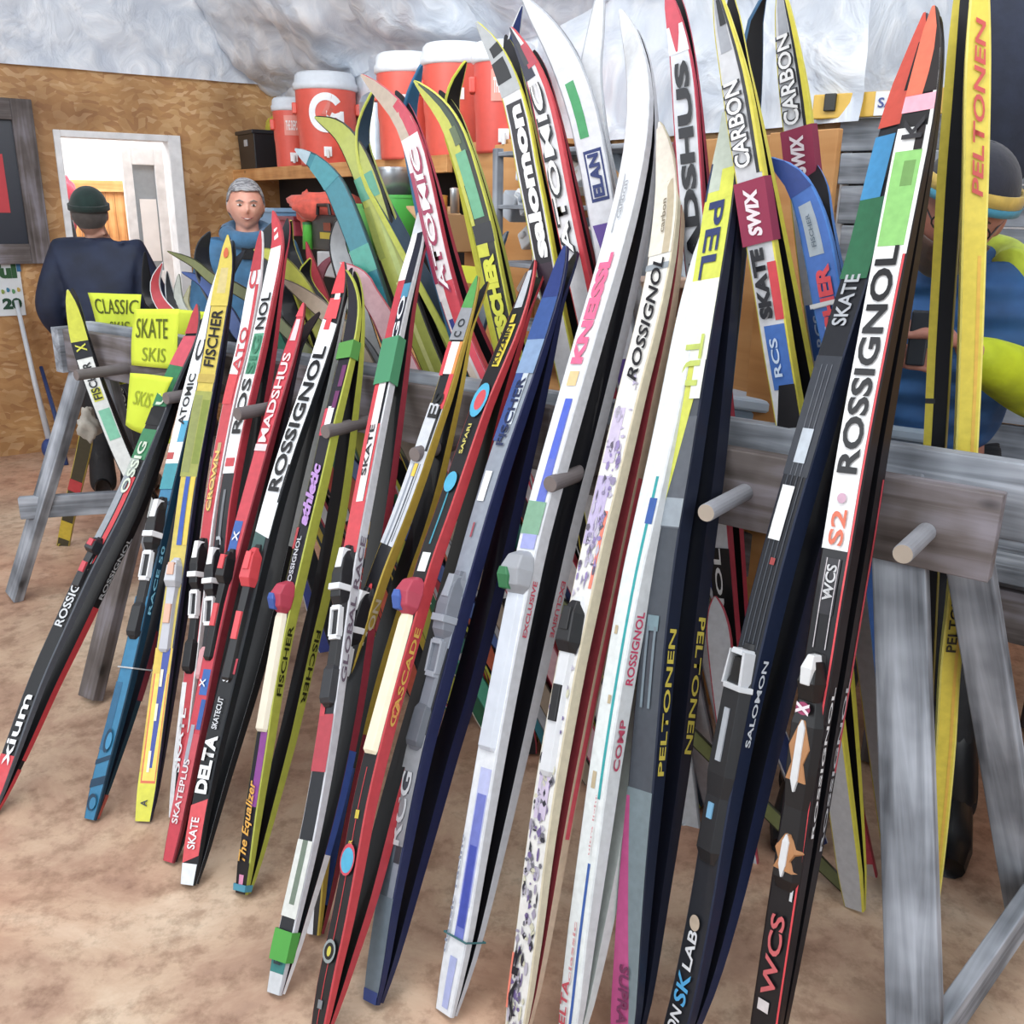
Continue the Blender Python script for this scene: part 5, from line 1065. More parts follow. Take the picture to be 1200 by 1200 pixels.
# black crate with yellow item behind
P = at_shelf(311, .24); e = empty('storage_crate', P, 'black plastic crate at the left end of the cooler shelf', 'crate')
mb = MB(); mb.box(P+Z*.115, dB*.15, dA*.12, Z*.115, '17181c', 1.06); mb.build('tub', M_PLAS, e, bevel=.006)
mb = MB(); mb.box(P+Z*.235, dB*.17, dA*.14, Z*.012, '1f2126'); mb.build('rim', M_PLAS, e, bevel=.004)
mb = MB(); mb.box(P-dA*.127+Z*.17, dB*.03, dA*.002, Z*.02, 'b8bcc2'); mb.build('label_plate', M_PLAS, e)
P = at_shelf(322, .08); o = blob_cloth('yellow_glove', P+Z*.30, (.06, .05, .07), 'c8b820', 'yellow glove lying on top behind the black crate', 'glove', 9); 
# added dark sheet that makes the wall under the shelf read dark
mb = MB(); wbox(mb, WB, -.0, 2.95, -.06, -.03, .9, 1.76, '15161b'); tag(mb.build('dark_backing', M_MATTE), 'added dark sheet darkening the wall behind the goods under the cooler shelf', 'panel')
def bplane(x, y, t=.3): return onplane(x, y, CORN-dA*t, dA)
# work table along the back wall
wt = empty('work_table', WB(2.0, -.4, 0), 'long pale work table under the shelf covered with odds and ends', 'table')
plank('tabletop', WB(.7, -.40, .98), WB(4.6, -.40, .98), .72, .04, dA, M_PLY, wt)
for s_ in (.8, 2.6, 4.5):
    for t_ in (-.1, -.72): plank('leg', WB(s_, t_, .0), WB(s_, t_, .96), .09, .04, dB, M_PINE, wt)
plank('apron', WB(.72, -.74, .90), WB(4.6, -.74, .90), .12, .03, Z, M_PLY, wt)
blob_cloth('orange_jacket', bplane(383, 242, .42), (.20, .10, .075), 'e8543c', 'orange-red jacket draped over the black case under the shelf', 'jacket', 11)
blob_cloth('orange_hood', bplane(361, 250, .46), (.05, .06, .10), 'e8543c', 'trailing orange sleeve of cloth hanging left of the black case', 'cloth', 12, rough=.3)
def boxthing(name, x0, y0, x1, y1, t, depth, col, label, cat, mat=M_PLAS, bevel=.006, extra=None):
    a = bplane(x0, y1, t); b = bplane(x1, y1, t); c = bplane((x0+x1)/2, y0, t)
    zb = (a.z+b.z)/2; zt = c.z; M = (a+b)/2; M.z = (zb+zt)/2
    e = empty(name, V((M.x, M.y, zb)), label, cat)
    mb = MB(); mb.box(M+dA*depth/2, dB*((b-a).dot(dB)/2), dA*(depth/2), Z*((zt-zb)/2), col, .98); mb.build('body', mat, e, bevel=bevel)
    if extra: extra(e, M, (b-a).dot(dB)/2, (zt-zb)/2)
    return e
def case_x(e, M, hx, hz):
    mb = MB(); mb.box(M-dA*.004+Z*hz*-.15, dB*hx*.35, dA*.003, Z*hz*.18, 'd8c030'); mb.build('yellow_label', M_PAPER, e)
    mb = MB(); mb.box(M-dA*.004+Z*hz*.35+dB*hx*.1, dB*hx*.2, dA*.003, Z*hz*.22, '9a4a30'); mb.build('logo_patch', M_PAPER, e)
    mb = MB(); mb.tube([M-dA*.01-dB*hx*.4+Z*hz, M-dA*.01-dB*hx*.35+Z*(hz+.05), M-dA*.01+dB*hx*.35+Z*(hz+.05), M-dA*.01+dB*hx*.4+Z*hz], .01, '222326'); mb.build('handle', M_PLAS, e)
boxthing('tool_case', 366, 252, 402, 294, .5, .2, '17181b', 'black tool case with a yellow label under the orange jacket', 'case', extra=case_x)
boxthing('white_box', 372, 296, 400, 325, .55, .2, 'dfe3e8', 'white carton on the table below the black tool case', 'box')
def lidx(col):
    def f(e, M, hx, hz):
        mb = MB(); mb.box(M+Z*hz+dA*.1, dB*hx*1.08, dA*.11, Z*.012, col); mb.build('lid', M_PLAS, e, bevel=.004)
    return f
boxthing('blue_box', 304, 246, 322, 268, .5, .2, '6f9cc4', 'light blue box beside the woman on the dark shelf', 'box', extra=lidx('8ab4d8'))
boxthing('red_bag', 328, 256, 346, 276, .5, .15, 'a82a44', 'dark red bag on the lower shelf right of the blue box', 'bag', M_CLOTH, extra=lidx('8a2038'))
def cyl(name, x, y0, y1, wpx, t, col, label, cat, mat=M_PLAS, lid=None, group=None, taper=1.1):
    P = bplane(x, y1, t); top = bplane(x, y0, t); h = top.z-P.z; a = bplane(x-wpx/2, y1, t); b = bplane(x+wpx/2, y1, t)
    r = wpx/FPX*(P-CAM).dot(CF)/2
    e = empty(name, P, label, cat, group); mb = MB(); mb.lathe(P, [(0, 0), (r*.9, 0), (r*.9*taper, h*.95), (r*.9*taper, h)], col, 26); mb.build('body', mat, e, smooth=True, weld=True)
    mb = MB()
    if lid: mb.lathe(P, [(r*taper*.95, h*.96), (r*taper*.95, h*1.05), (r*.3, h*1.08), (0, h*1.09)], lid, 26); mb.build('lid', mat, e, smooth=True)
    else:
        mb.lathe(P, [(r*taper*.93, h*.97), (r*taper*.93, h*1.02), (r*taper*.80, h*1.02), (r*taper*.8, h*.9)], col, 26); mb.build('rim', mat, e, smooth=True)
    return e
cyl('spray_bottle', 362, 262, 292, 16, .5, '54c83c', 'bright green bottle on the table left of the black case', 'bottle', lid='2a8a50', taper=.8)
cyl('bucket', 470, 230, 300, 56, .45, '3fae3c', 'green plastic bucket under the silver pot', 'bucket')
cyl('bucket', 424, 240, 305, 40, .40, '63b85a', 'pale green plastic bucket behind the lime ski', 'bucket')
cyl('stock_pot', 464, 198, 232, 48, .45, 'b8bcc2', 'silver metal pot sitting on the green bucket under the shelf', 'pot', M_METAL, lid='c8ccd2', taper=1.0)
cyl('spray_can', 533, 222, 250, 12, .5, 'd0d4d8', 'small silver can standing on the open carton', 'can', M_METAL, lid='e0e4e8', taper=1.0)
cyl('jar', 518, 230, 250, 14, .5, 'd8a030', 'small amber jar beside the silver can', 'jar', lid='c08828', taper=1.0)
# open carton
a = bplane(519, 292, .5); b = bplane(549, 292, .5); c = bplane(534, 252, .5)
e = empty('open_carton', V(((a.x+b.x)/2, (a.y+b.y)/2, a.z)), 'open brown cardboard carton under the shelf beside the cabinet side', 'box')
hx = (b-a).length/2; M = (a+b)/2; hz = (c.z-a.z)/2; M.z = a.z+hz
mb = MB(); mb.box(M-dB*hx, dB*.004, dA*.12, Z*hz, 'b08a5c'); mb.box(M+dB*hx, dB*.004, dA*.12, Z*hz, 'b08a5c'); mb.box(M+dA*.12, dB*hx, dA*.004, Z*hz, 'a07a4e'); mb.box(M-Z*hz, dB*hx, dA*.12, Z*.004, '8a6840'); mb.build('carton_walls', M_PAPER, e)
mb = MB(); mb.box(M-dB*(hx+.05)+Z*(hz+.0), dB*.055-Z*.03, dA*.12, dA*.0+Z*.004, 'c49c6c'); mb.build('flap', M_PAPER, e)
boxthing('yellow_note', 540, 312, 560, 332, .58, .01, 'e0e428', 'bright yellow card standing beside the yellow-green ski', 'card', M_PAPER, .001)

# white odds and ends on the bench right of the cabinet
rnd = random.Random(21)
cols = ['eef1f5', 'dfe5ec', 'c8d0da', 'f4f6f8', 'b8c4d2', 'a8b4c2', 'e8dcd0', 'd8e2ee']
for k in range(40):
    x = rnd.uniform(605, 815); y = rnd.uniform(185, 345); t = rnd.uniform(.35, .62)
    wd = rnd.uniform(.03, .10); hh = rnd.uniform(.02, .07); P = bplane(x, y, t); cc = rnd.choice(cols)
    an = rnd.uniform(-.6, .6); X = dB*cos(an)+Z*sin(an); Yz = Z*cos(an)-dB*sin(an)
    mb = MB(); mb.box(P, X*wd*.7, dA*rnd.uniform(.02, .06), Yz*hh*.8, cc, rnd.uniform(.7, 1)); mb.box(P-dA*.03+Yz*hh*.2, X*wd*.3, dA*.01, Yz*hh*.25, rnd.choice(cols))
    o = mb.build('wrapped_parcel', M_PAPER, bevel=.008); tag(o, 'small pale wrapped parcel piled on the metal shelving behind the white skis', 'parcel', 'pale parcels piled behind the white skis')
# shelf rack carrying them
sr = empty('wire_shelving', WB(3.6, -.45, 0), 'light metal shelving piled with pale parcels behind the white skis', 'shelving')
a = sB(bplane(628, 300, .45)); b_ = sB(bplane(815, 300, .45))
for z in (.95, 1.18, 1.40, 1.60, 1.78): plank('shelf_board', WB(a, -.45, z), WB(b_, -.45, z), .4, .015, dA, M_WEATH, sr)
for s_ in (a+.02, b_-.02): plank('post', WB(s_, -.64, 0), WB(s_, -.64, 1.8), .03, .03, dB, M_WEATH, sr)
# cardboard piece and brown box
boxthing('brown_carton', 712, 332, 752, 372, .9, .2, '6a3c2c', 'dark brown carton behind the flowered white ski', 'box', M_PAPER, extra=lidx('d8b8a4'))

# blue-grey tote on a low bench behind the rack
bn = empty('work_bench', RP(.7, 1.0, 0), 'low bench of pale grey boards standing behind the rack', 'bench')
for k in range(3): plank('top_board', RP(-1.0, .78+.15*k, .72), RP(1.35, .78+.15*k, .72), .14, .04, VV, M_WEATH, bn)
for uu in (-.9, .3, 1.25):
    for v_ in (.82, 1.06): plank('leg', RP(uu, v_, .012), RP(uu, v_, .70), .09, .04, U, M_WEATHB, bn)
plank('rail', RP(-.95, .76, .60), RP(1.3, .76, .60), .14, .03, Z, M_WEATHB, bn)
P = RP(.98, .93, .745); e = empty('storage_tote', P, 'pale blue-grey ribbed plastic tote on the bench behind the white and teal-lined ski', 'tote')
mb = MB(); mb.box(P+Z*.15, U*.26, VV*.16, Z*.15, '8fa6c0', 1.08); mb.build('tub', M_PLAS, e, bevel=.015)
mb = MB()
for k in range(7): mb.box(P+Z*.13-VV*.168+U*(-.21+.07*k), U*.010, VV*.006, Z*.11, 'a3b8d0', 1.0)
mb.build('ribs', M_PLAS, e, bevel=.003)
mb = MB(); mb.box(P+Z*.315, U*.30, VV*.19, Z*.02, 'b6c6da'); mb.build('lid', M_PLAS, e, bevel=.01)
P = RP(.45, .90, .745); e = empty('storage_tote', P, 'slate blue-grey ribbed tote on the bench behind the left strapped ski', 'tote')
mb = MB(); mb.box(P+Z*.14, U*.17, VV*.13, Z*.14, '7f93a8', 1.06); mb.build('tub', M_PLAS, e, bevel=.015)
mb = MB(); mb.box(P+Z*.295, U*.20, VV*.16, Z*.018, '98abc0'); mb.build('lid', M_PLAS, e, bevel=.01)
mb = MB(); mb.box(RP(.6, .74, .752), U*.35, VV*.03, Z*.006, '2a9a94'); tag(mb.build('teal_cloth_strip', M_CLOTH), 'teal cloth strip along the near edge of the bench below the totes', 'cloth')

# weathered plank screen, yellow level and dark hanging at the right
ws = empty('plank_screen', RP(-.35, 1.35, 0), 'weathered grey plank screen standing behind the man at the right', 'screen')
def at_v(x, y, v): return onplane(x, y, RP(0, v, 0), VV)
for k, (y0, y1) in enumerate(((140, 178), (180, 216), (218, 262), (264, 312), (314, 362), (364, 412), (414, 470), (472, 530), (532, 600), (602, 680))):
    a = at_v(985, (y0+y1)/2, 1.3); b = at_v(1340, (y0+y1)/2+0, 1.3); b.z = a.z
    hh = at_v(985, y0, 1.3).z-at_v(985, y1, 1.3).z
    plank('board', a, b, hh, .03, Z, M_WEATH, ws)
a = at_v(1000, 300, 1.34); b = at_v(1330, 300, 1.34)
for p in (a, b): q = p.copy(); q.z = .012; r_ = p.copy(); r_.z = 1.80; plank('post', q, r_, .09, .04, U, M_WEATHB, ws)
a = at_v(953, 134, 1.26); b = at_v(1165, 108, 1.26); b.z = a.z+.0
e = empty('long_level', (a+b)/2, 'long yellow level with a white printed label resting along the top plank', 'level')
hh = .035; M = (a+b)/2+Z*.02; X = (b-a)
mb = MB(); mb.box(M, X/2, VV*.012, Z*hh, 'dcb030'); mb.build('bar', M_PLAS, e, bevel=.003)
mb = MB(); c0 = at_v(1048, 118, 1.245); c0.z = M.z; mb.box(c0, X.normalized()*.055, VV*.003, Z*hh*.95, 'e8ecf0'); mb.build('label_plate', M_PAPER, e)
mb = MB(); flat_text(mb, 'SALE', c0-VV*.006-(-X.normalized())*-.045-Z*.012, X.normalized()*.09, Z*.028, '4a5a9a'); 
mb.build('lettering', M_PAPER, e)
mb = MB(); c1 = at_v(972, 128, 1.24); c1.z = M.z+.01; mb.box(c1, X.normalized()*.018, VV*.006, Z*.025, '2a2a26'); mb.build('vial', M_PLAS, e, bevel=.003)
blob_cloth('hanging_coat', at_v(1215, 40, 1.15), (.16, .10, .36), '1c2438', 'dark navy coat hanging at the top right corner behind the man', 'coat', 17, rough=.08)
# right foreground-lower stump and tarp
blob_cloth('tarp_bundle', RP(-.42, .62, .22), (.26, .20, .22), '4a5048', 'dark grey-green tarp bundle on the floor by the near sawhorse', 'tarp', 19, rough=.1)
bs = empty('plank_block', RP(-.45, .55, 0), 'stack of pale grey sawn blocks behind the near sawhorse', 'timber')
for k in range(2): plank('sawn_block', RP(-.75, .62+.17*k, .52), RP(-.16, .62+.17*k, .52), .16, .14, VV, M_WEATH, bs)
plank('leg', RP(-.25, .7, .012), RP(-.25, .7, .45), .12, .08, U, M_WEATHB, bs)
plank('leg', RP(-.7, .7, .012), RP(-.7, .7, .45), .12, .08, U, M_WEATHB, bs)
e = empty('round_cap', RP(-.14, .16, HB+.005), 'white round plastic cap sitting on the near end of the rack beam', 'cap')
mb = MB(); q = RP(-.115, .10, HB+.001); mb.lathe(q, [(0, 0), (.03, 0), (.032, .018), (.026, .030), (0, .034)], 'd8dde2', 24); e.location = q; mb.build('cap_shell', M_PLAS, e, smooth=True)
# ------------------------------------------------------------------ people
M_SKN = None
def skinmat(name, col):
    m, nt, b = newmat(name); L = nt.links
    tc = N(nt, 'ShaderNodeTexCoord'); nz = N(nt, 'ShaderNodeTexNoise'); nz.inputs['Scale'].default_value = 18
    L.new(tc.outputs['Object'], nz.inputs['Vector'])
    c = C(col); r = nt.nodes.new('ShaderNodeValToRGB'); r.color_ramp.elements[0].position = .35; r.color_ramp.elements[1].position = .7
    r.color_ramp.elements[0].color = (c[0]*.85, c[1]*.72, c[2]*.7, 1); r.color_ramp.elements[1].color = c
    L.new(nz.outputs['Fac'], r.inputs[0]); L.new(r.outputs[0], b.inputs['Base Color']); b.inputs['Roughness'].default_value = .55
    b.inputs['Subsurface Weight'].default_value = .08
    return m
def fabric(name, col, bump=.3, scale=14, stripes=0):
    m, nt, b = newmat(name); L = nt.links
    tc = N(nt, 'ShaderNodeTexCoord'); nz = N(nt, 'ShaderNodeTexNoise'); nz.inputs['Scale'].default_value = scale; nz.inputs['Detail'].default_value = 4
    L.new(tc.outputs['Object'], nz.inputs['Vector']); c = C(col)
    r = nt.nodes.new('ShaderNodeValToRGB'); r.color_ramp.elements[0].position = .3; r.color_ramp.elements[1].position = .75
    r.color_ramp.elements[0].color = (c[0]*.6, c[1]*.6, c[2]*.6, 1); r.color_ramp.elements[1].color = (min(1, c[0]*1.25), min(1, c[1]*1.25), min(1, c[2]*1.25), 1)
    L.new(nz.outputs['Fac'], r.inputs[0]); L.new(r.outputs[0], b.inputs['Base Color'])
    bp = N(nt, 'ShaderNodeBump'); bp.inputs['Strength'].default_value = bump; bp.inputs['Distance'].default_value = .02
    if stripes:
        wv = N(nt, 'ShaderNodeTexWave', bands_direction='Z'); wv.inputs['Scale'].default_value = stripes; wv.inputs['Distortion'].default_value = .5
        L.new(tc.outputs['Object'], wv.inputs['Vector']); L.new(wv.outputs['Fac'], bp.inputs['Height'])
    else: L.new(nz.outputs['Fac'], bp.inputs['Height'])
    L.new(bp.outputs[0], b.inputs['Normal']); b.inputs['Roughness'].default_value = .7
    return m
def skin_mesh(name, joints, edges, root=0, sub=2, mat=None, parent=None, remesh=0, extra=None, link=True):
    """joints: list of (pos, rx, ry)"""
    me = bpy.data.meshes.new(name); org = wloc(parent) if parent else V((0, 0, 0))
    me.from_pydata([V(j[0])-org for j in joints], edges, []); me.update()
    o = bpy.data.objects.new(name, me); COL.objects.link(o)
    o.modifiers.new('skin', 'SKIN')
    sv = me.skin_vertices[0] if me.skin_vertices else None
    if sv is None:
        me.skin_vertices.new() if hasattr(me.skin_vertices, 'new') else None
        sv = me.skin_vertices[0]
    for i, j in enumerate(joints): sv.data[i].radius = (j[1], j[2]); sv.data[i].use_root = (i == root)
    md = o.modifiers.new('s', 'SUBSURF'); md.levels = sub; md.render_levels = sub
    bpy.context.view_layer.update(); dg = bpy.context.evaluated_depsgraph_get()
    m2 = bpy.data.meshes.new_from_object(o.evaluated_get(dg)); bpy.data.objects.remove(o)
    if True:
        import bmesh
        bm = bmesh.new(); bm.from_mesh(m2)
        for mm in (extra or []): bm.from_mesh(mm)
        bmesh.ops.remove_doubles(bm, verts=bm.verts, dist=1e-5)
        be = [e_ for e_ in bm.edges if len(e_.link_faces) == 1]
        if be:
            bmesh.ops.holes_fill(bm, edges=be, sides=0)
        bmesh.ops.recalc_face_normals(bm, faces=bm.faces)
        bm.to_mesh(m2); bm.free()
    m2.name = name
    o = bpy.data.objects.new(name, m2); COL.objects.link(o)
    if remesh:
        r = o.modifiers.new('r', 'REMESH'); r.mode = 'VOXEL'; r.voxel_size = remesh; r.use_smooth_shade = True; r.use_remove_disconnected = False
        s_ = o.modifiers.new('sm', 'SMOOTH'); s_.iterations = 3; s_.factor = .5
    m2.materials.clear(); m2.materials.append(mat)
    m2.polygons.foreach_set('use_smooth', [True]*len(m2.polygons))
    if parent: o.parent = parent
    return o
def head_mesh(c, fwd, up, hgt=.235, org=V((0, 0, 0))):
    """head with brow, nose, lips, chin and ears; c = centre, fwd = facing"""
    fwd = V(fwd).normalized(); up = V(up); up = (up-fwd*up.dot(fwd)).normalized(); rt = fwd.cross(up)
    import bmesh
    bm = bmesh.new(); n, m = 40, 30; h = hgt/2; vs = []
    for j in range(m+1):
        th = pi*j/m
        for k in range(n):
            a = 2*pi*k/n; x = sin(th)*sin(a); y = sin(th)*cos(a); z = cos(th)  # y forward
            wx = .70*(1 if z > 0 else 1-.30*(-z)**1.6); dy = .86*(1 if y > 0 else 1.0)
            fy = y*dy
            if z < -.2 and y < 0: fy *= 1-.35*(-z-.2)
            if y > 0:
                fy *= .96
                g = lambda cx, cz, sx, sz: math.exp(-((x-cx)/sx)**2-((z-cz)/sz)**2)
                fy += .20*g(0, -.16, .11, .13)+.08*g(0, .02, .08, .16)     # nose
                fy -= .09*g(.27, .06, .14, .09)+.09*g(-.27, .06, .14, .09)  # eye sockets
                fy += .05*g(.25, .20, .22, .06)+.05*g(-.25, .20, .22, .06)  # brow
                fy += .06*g(0, -.44, .20, .055)+.05*g(0, -.52, .16, .045)   # lips
                fy -= .05*g(0, -.62, .2, .05); fy += .10*g(0, -.80, .26, .16)  # chin
                fy += .04*g(.38, -.2, .18, .2)+.04*g(-.38, -.2, .18, .2)
            vs.append(bm.verts.new(c-org+(rt*(x*wx)+fwd*fy+up*z)*h))
    for j in range(m):
        for k in range(n):
            q = [vs[j*n+k], vs[j*n+(k+1) % n], vs[(j+1)*n+(k+1) % n], vs[(j+1)*n+k]]
            try: bm.faces.new(q)
            except Exception: pass
    bmesh.ops.remove_doubles(bm, verts=bm.verts, dist=1e-5)
    me = bpy.data.meshes.new('head'); bm.to_mesh(me); bm.free()
    # ears
    mb = MB(); R3 = Matrix((rt, fwd, up)).transposed()
    for s_ in (-1, 1): mb.sphere(c-org+rt*(s_*.70*h)-fwd*.03*h-up*.05*h, h*.25, 'wht', (.28, .55, 1), 12, 8, R3)
    me2 = bpy.data.meshes.new('ears'); me2.from_pydata([tuple(v) for v in mb.v], [], mb.f)
    return [me, me2], (rt, fwd, up, h)
def face_parts(root, c, fr, eye='4a3a2c', lip='9c5a52', brow='6a6058', smile=False, matn='x'):
    rt, fwd, up, h = fr
    for s_ in (-1, 1):
        p = c+rt*(s_*.27*h)+up*.06*h+fwd*.72*h
        mb = MB(); mb.sphere(p+fwd*h*.0, h*.105, 'd8d4cf', (1, 1, .42), 12, 8, Matrix((rt, fwd, up)).transposed()); mb.sphere(p+fwd*h*.075, h*.052, eye, (1, .6, 1), 10, 6, Matrix((rt, fwd, up)).transposed()); mb.build('eye', M_PLAS, root, smooth=True)
        mb = MB(); mb.tube([c+rt*(s_*.14*h)+up*.20*h+fwd*.88*h, c+rt*(s_*.28*h)+up*.25*h+fwd*.85*h, c+rt*(s_*.42*h)+up*.19*h+fwd*.72*h], [h*.025, h*.035, h*.015], brow, 6); mb.build('eyebrow', M_CLOTH, root)
    w_ = .24 if smile else .18
    mb = MB(); dz = .05 if smile else 0
    mb.tube([c+rt*(-w_*h)+up*(-.46+dz)*h+fwd*.80*h, c+up*-.49*h+fwd*.93*h, c+rt*(w_*h)+up*(-.46+dz)*h+fwd*.80*h], [h*.012, h*.04, h*.012], lip, 8); mb.build('mouth', M_SKIN, root, smooth=True)
def hand(root_name, parent, wrist, fdir, palm_n, size, mat, curl=1.0, spread=.18, thumb_side=1):
    """separate object meshes merged in one skin surface; returns joints/edges to append to a body skeleton"""
    pass
def person(loc, jts, name_lbl, skin='c49a84'):
    pass

def figure(label, J, headc, hfwd, hup, skincol, coat, trouser, hands=True, hgt=.235, hand_pose=None, bulk=1.0, smile=False, eye='4a3a2c', brow='6a6058', cuff=None, lip='9c5a52'):
    """J: dict of joints (V). builds person body (one mesh), coat, trousers, shoes"""
    root_loc = V((J['hip'].x, J['hip'].y, 0))
    jl = []; ed = []; idx = {}
    def add(k, p, rx, ry=None, par=None):
        idx[k] = len(jl); jl.append((p, rx, ry or rx))
        if par is not None: ed.append((idx[par], idx[k]))
    add('hip', J['hip'], .145, .11)
    add('waist', J['waist'], .13, .10, 'hip'); add('chest', J['chest'], .155, .115, 'waist'); add('neckb', J['neckb'], .075, .07, 'chest'); add('neck', J['neck'], .055, .055, 'neckb'); add('head', headc, .06, .06, 'neck')
    for s_ in 'lr':
        add('sh'+s_, J['sh'+s_], .062, None, 'chest'); add('el'+s_, J['el'+s_], .042, None, 'sh'+s_); add('wr'+s_, J['wr'+s_], .027, None, 'el'+s_)
        add('hj'+s_, J['hj'+s_], .085, None, 'hip'); add('kn'+s_, J['kn'+s_], .055, None, 'hj'+s_); add('an'+s_, J['an'+s_], .035, None, 'kn'+s_); add('toe'+s_, J['toe'+s_], .035, None, 'an'+s_)
    heads, fr = head_mesh(headc, hfwd, hup, hgt, root_loc)
    # hands
    hm = []
    for s_ in 'lr':
        wr = J['wr'+s_]; fd = J['hd'+s_].normalized(); pn = J['pn'+s_].normalized(); ac = fd.cross(pn).normalized()*(1 if s_ == 'l' else -1)
        cu = J.get('cu'+s_, .5)
        hj = []; he = []
        def hadd(p, r1, r2, par=None):
            hj.append((p, r1, r2)); 
            if par is not None: he.append((par, len(hj)-1))
            return len(hj)-1
        w0 = hadd(wr, .024, .020); p0 = hadd(wr+fd*.045, .036, .020, w0); p1 = hadd(wr+fd*.085, .038, .017, p0)
        for i, (off, ln) in enumerate(((-.030, .070), (-.010, .080), (.011, .074), (.031, .058))):
            b0 = hadd(wr+fd*.090+ac*off, .0095, .0095, p1); d1 = (fd*cos(cu*.9)+pn*sin(cu*.9)); d2 = (fd*cos(cu*2.0)+pn*sin(cu*2.0)); d3 = (fd*cos(cu*2.9)+pn*sin(cu*2.9))
            k1 = hadd(hj[b0][0]+d1*ln*.45, .009, .009, b0); k2 = hadd(hj[k1][0]+d2*ln*.32, .0082, .0082, k1); k3 = hadd(hj[k2][0]+d3*ln*.25, .007, .007, k2)
        t0 = hadd(wr+fd*.035-ac*.038, .013, .013, p0); t1 = hadd(hj[t0][0]+(fd*.7-ac*.5+pn*.5)*.035, .010, .010, t0); t2 = hadd(hj[t1][0]+(fd*.9-ac*.1+pn*.5)*.028, .009, .009, t1)
        ho = skin_mesh('tmp', [(p-root_loc, a, b) for p, a, b in hj], he, 0, 1, bpy.data.materials[0]); hm.append(ho.data.copy()); bpy.data.objects.remove(ho)

    SM = skinmat('skin_'+label[:8].replace(' ', '_'), skincol)
    body = skin_mesh('person', [(p-root_loc, a, b) for p, a, b in jl], ed, 0, 2, SM, None, remesh=.006, extra=heads+hm)
    body.location = root_loc
    tag(body, label, 'person')
    face_parts(body, headc, fr, eye=eye, brow=brow, smile=smile, lip=lip)
    # coat
    cj = []; ce = []; ci = {}
    def cadd(k, p, rx, ry=None, par=None):
        ci[k] = len(cj); cj.append((p, rx, ry or rx))
        if par is not None: ce.append((ci[par], ci[k]))
    B = bulk
    cadd('hip', J['hip']+V((0, 0, -.03)), .185*B, .15*B); cadd('waist', J['waist'], .18*B, .145*B, 'hip'); cadd('chest', J['chest'], .195*B, .155*B, 'waist'); cadd('neckb', J['neckb'], .10*B, .095*B, 'chest'); cadd('col', J['neckb'].lerp(J['neck'], .7), .078*B, .078*B, 'neckb')
    for s_ in 'lr':
        cadd('sh'+s_, J['sh'+s_], .092*B, None, 'chest')
        if not cuff:
            cadd('el'+s_, J['el'+s_], .068*B, None, 'sh'+s_); cadd('wr'+s_, J['wr'+s_].lerp(J['el'+s_], .08), .048*B, None, 'el'+s_)
        else: cadd('ua'+s_, J['sh'+s_].lerp(J['el'+s_], .55), .085*B, None, 'sh'+s_)
    skin_mesh('jacket', cj, ce, 0, 2, coat, body, remesh=.012)
    if cuff:
        for s_ in 'lr':
            a = J['sh'+s_].lerp(J['el'+s_], .5)
            skin_mesh('sleeve', [(a, .080*B, .080*B), (J['el'+s_], .080*B, .080*B), (J['wr'+s_].lerp(J['el'+s_], .4), .066*B, .066*B), (J['wr'+s_].lerp(J['el'+s_], .08), .044, .044)], [(0, 1), (1, 2), (2, 3)], 0, 2, cuff, body)
    for_ = []
    tj = [(J['hip'], .17, .135), (J['hjl'], .11, .11), (J['knl'], .085, .085), (J['knl'].lerp(J['anl'], .6), .07, .07), (J['anl']+V((0, 0, -.075)), .085, .085), (J['hjr'], .11, .11), (J['knr'], .085, .085), (J['knr'].lerp(J['anr'], .6), .07, .07), (J['anr']+V((0, 0, -.075)), .085, .085)]
    skin_mesh('trousers', tj, [(0, 1), (1, 2), (2, 3), (3, 4), (0, 5), (5, 6), (6, 7), (7, 8)], 0, 2, trouser, body, remesh=.012)
    for s_ in 'lr':
        a = J['an'+s_]; t = J['toe'+s_]; d = (t-a); d.z = 0
        mb = MB(); d.normalize(); sd = Z.cross(d)
        base = V((a.x, a.y, 0))
        secs = [(-.08, .040, .12), (0, .055, .15), (.07, .056, .125), (.15, .056, .10), (.21, .042, .06)]
        vs = []; n = 12
        for x, w_, hh in secs:
            for k in range(n):
                an = 2*pi*k/n; vs.append(base+d*x+sd*(w_*cos(an))+Z*(max(0.001, hh/2+hh/2*sin(an))))
        fs = [(i*n+k, i*n+(k+1) % n, (i+1)*n+(k+1) % n, (i+1)*n+k) for i in range(len(secs)-1) for k in range(n)]+[tuple(range(n)), tuple((len(secs)-1)*n+k for k in range(n))[::-1]]
        mb.add(vs, fs, '17181c'); kd = (J['kn'+s_]-a).normalized(); mb.tube([base+Z*.03, a+kd*.02, a+kd*.16, a+kd*.27], [.05, .062, .066, .062], '17181c', 14); mb.build('boot', M_PLAS, body, smooth=True)
    return body, fr
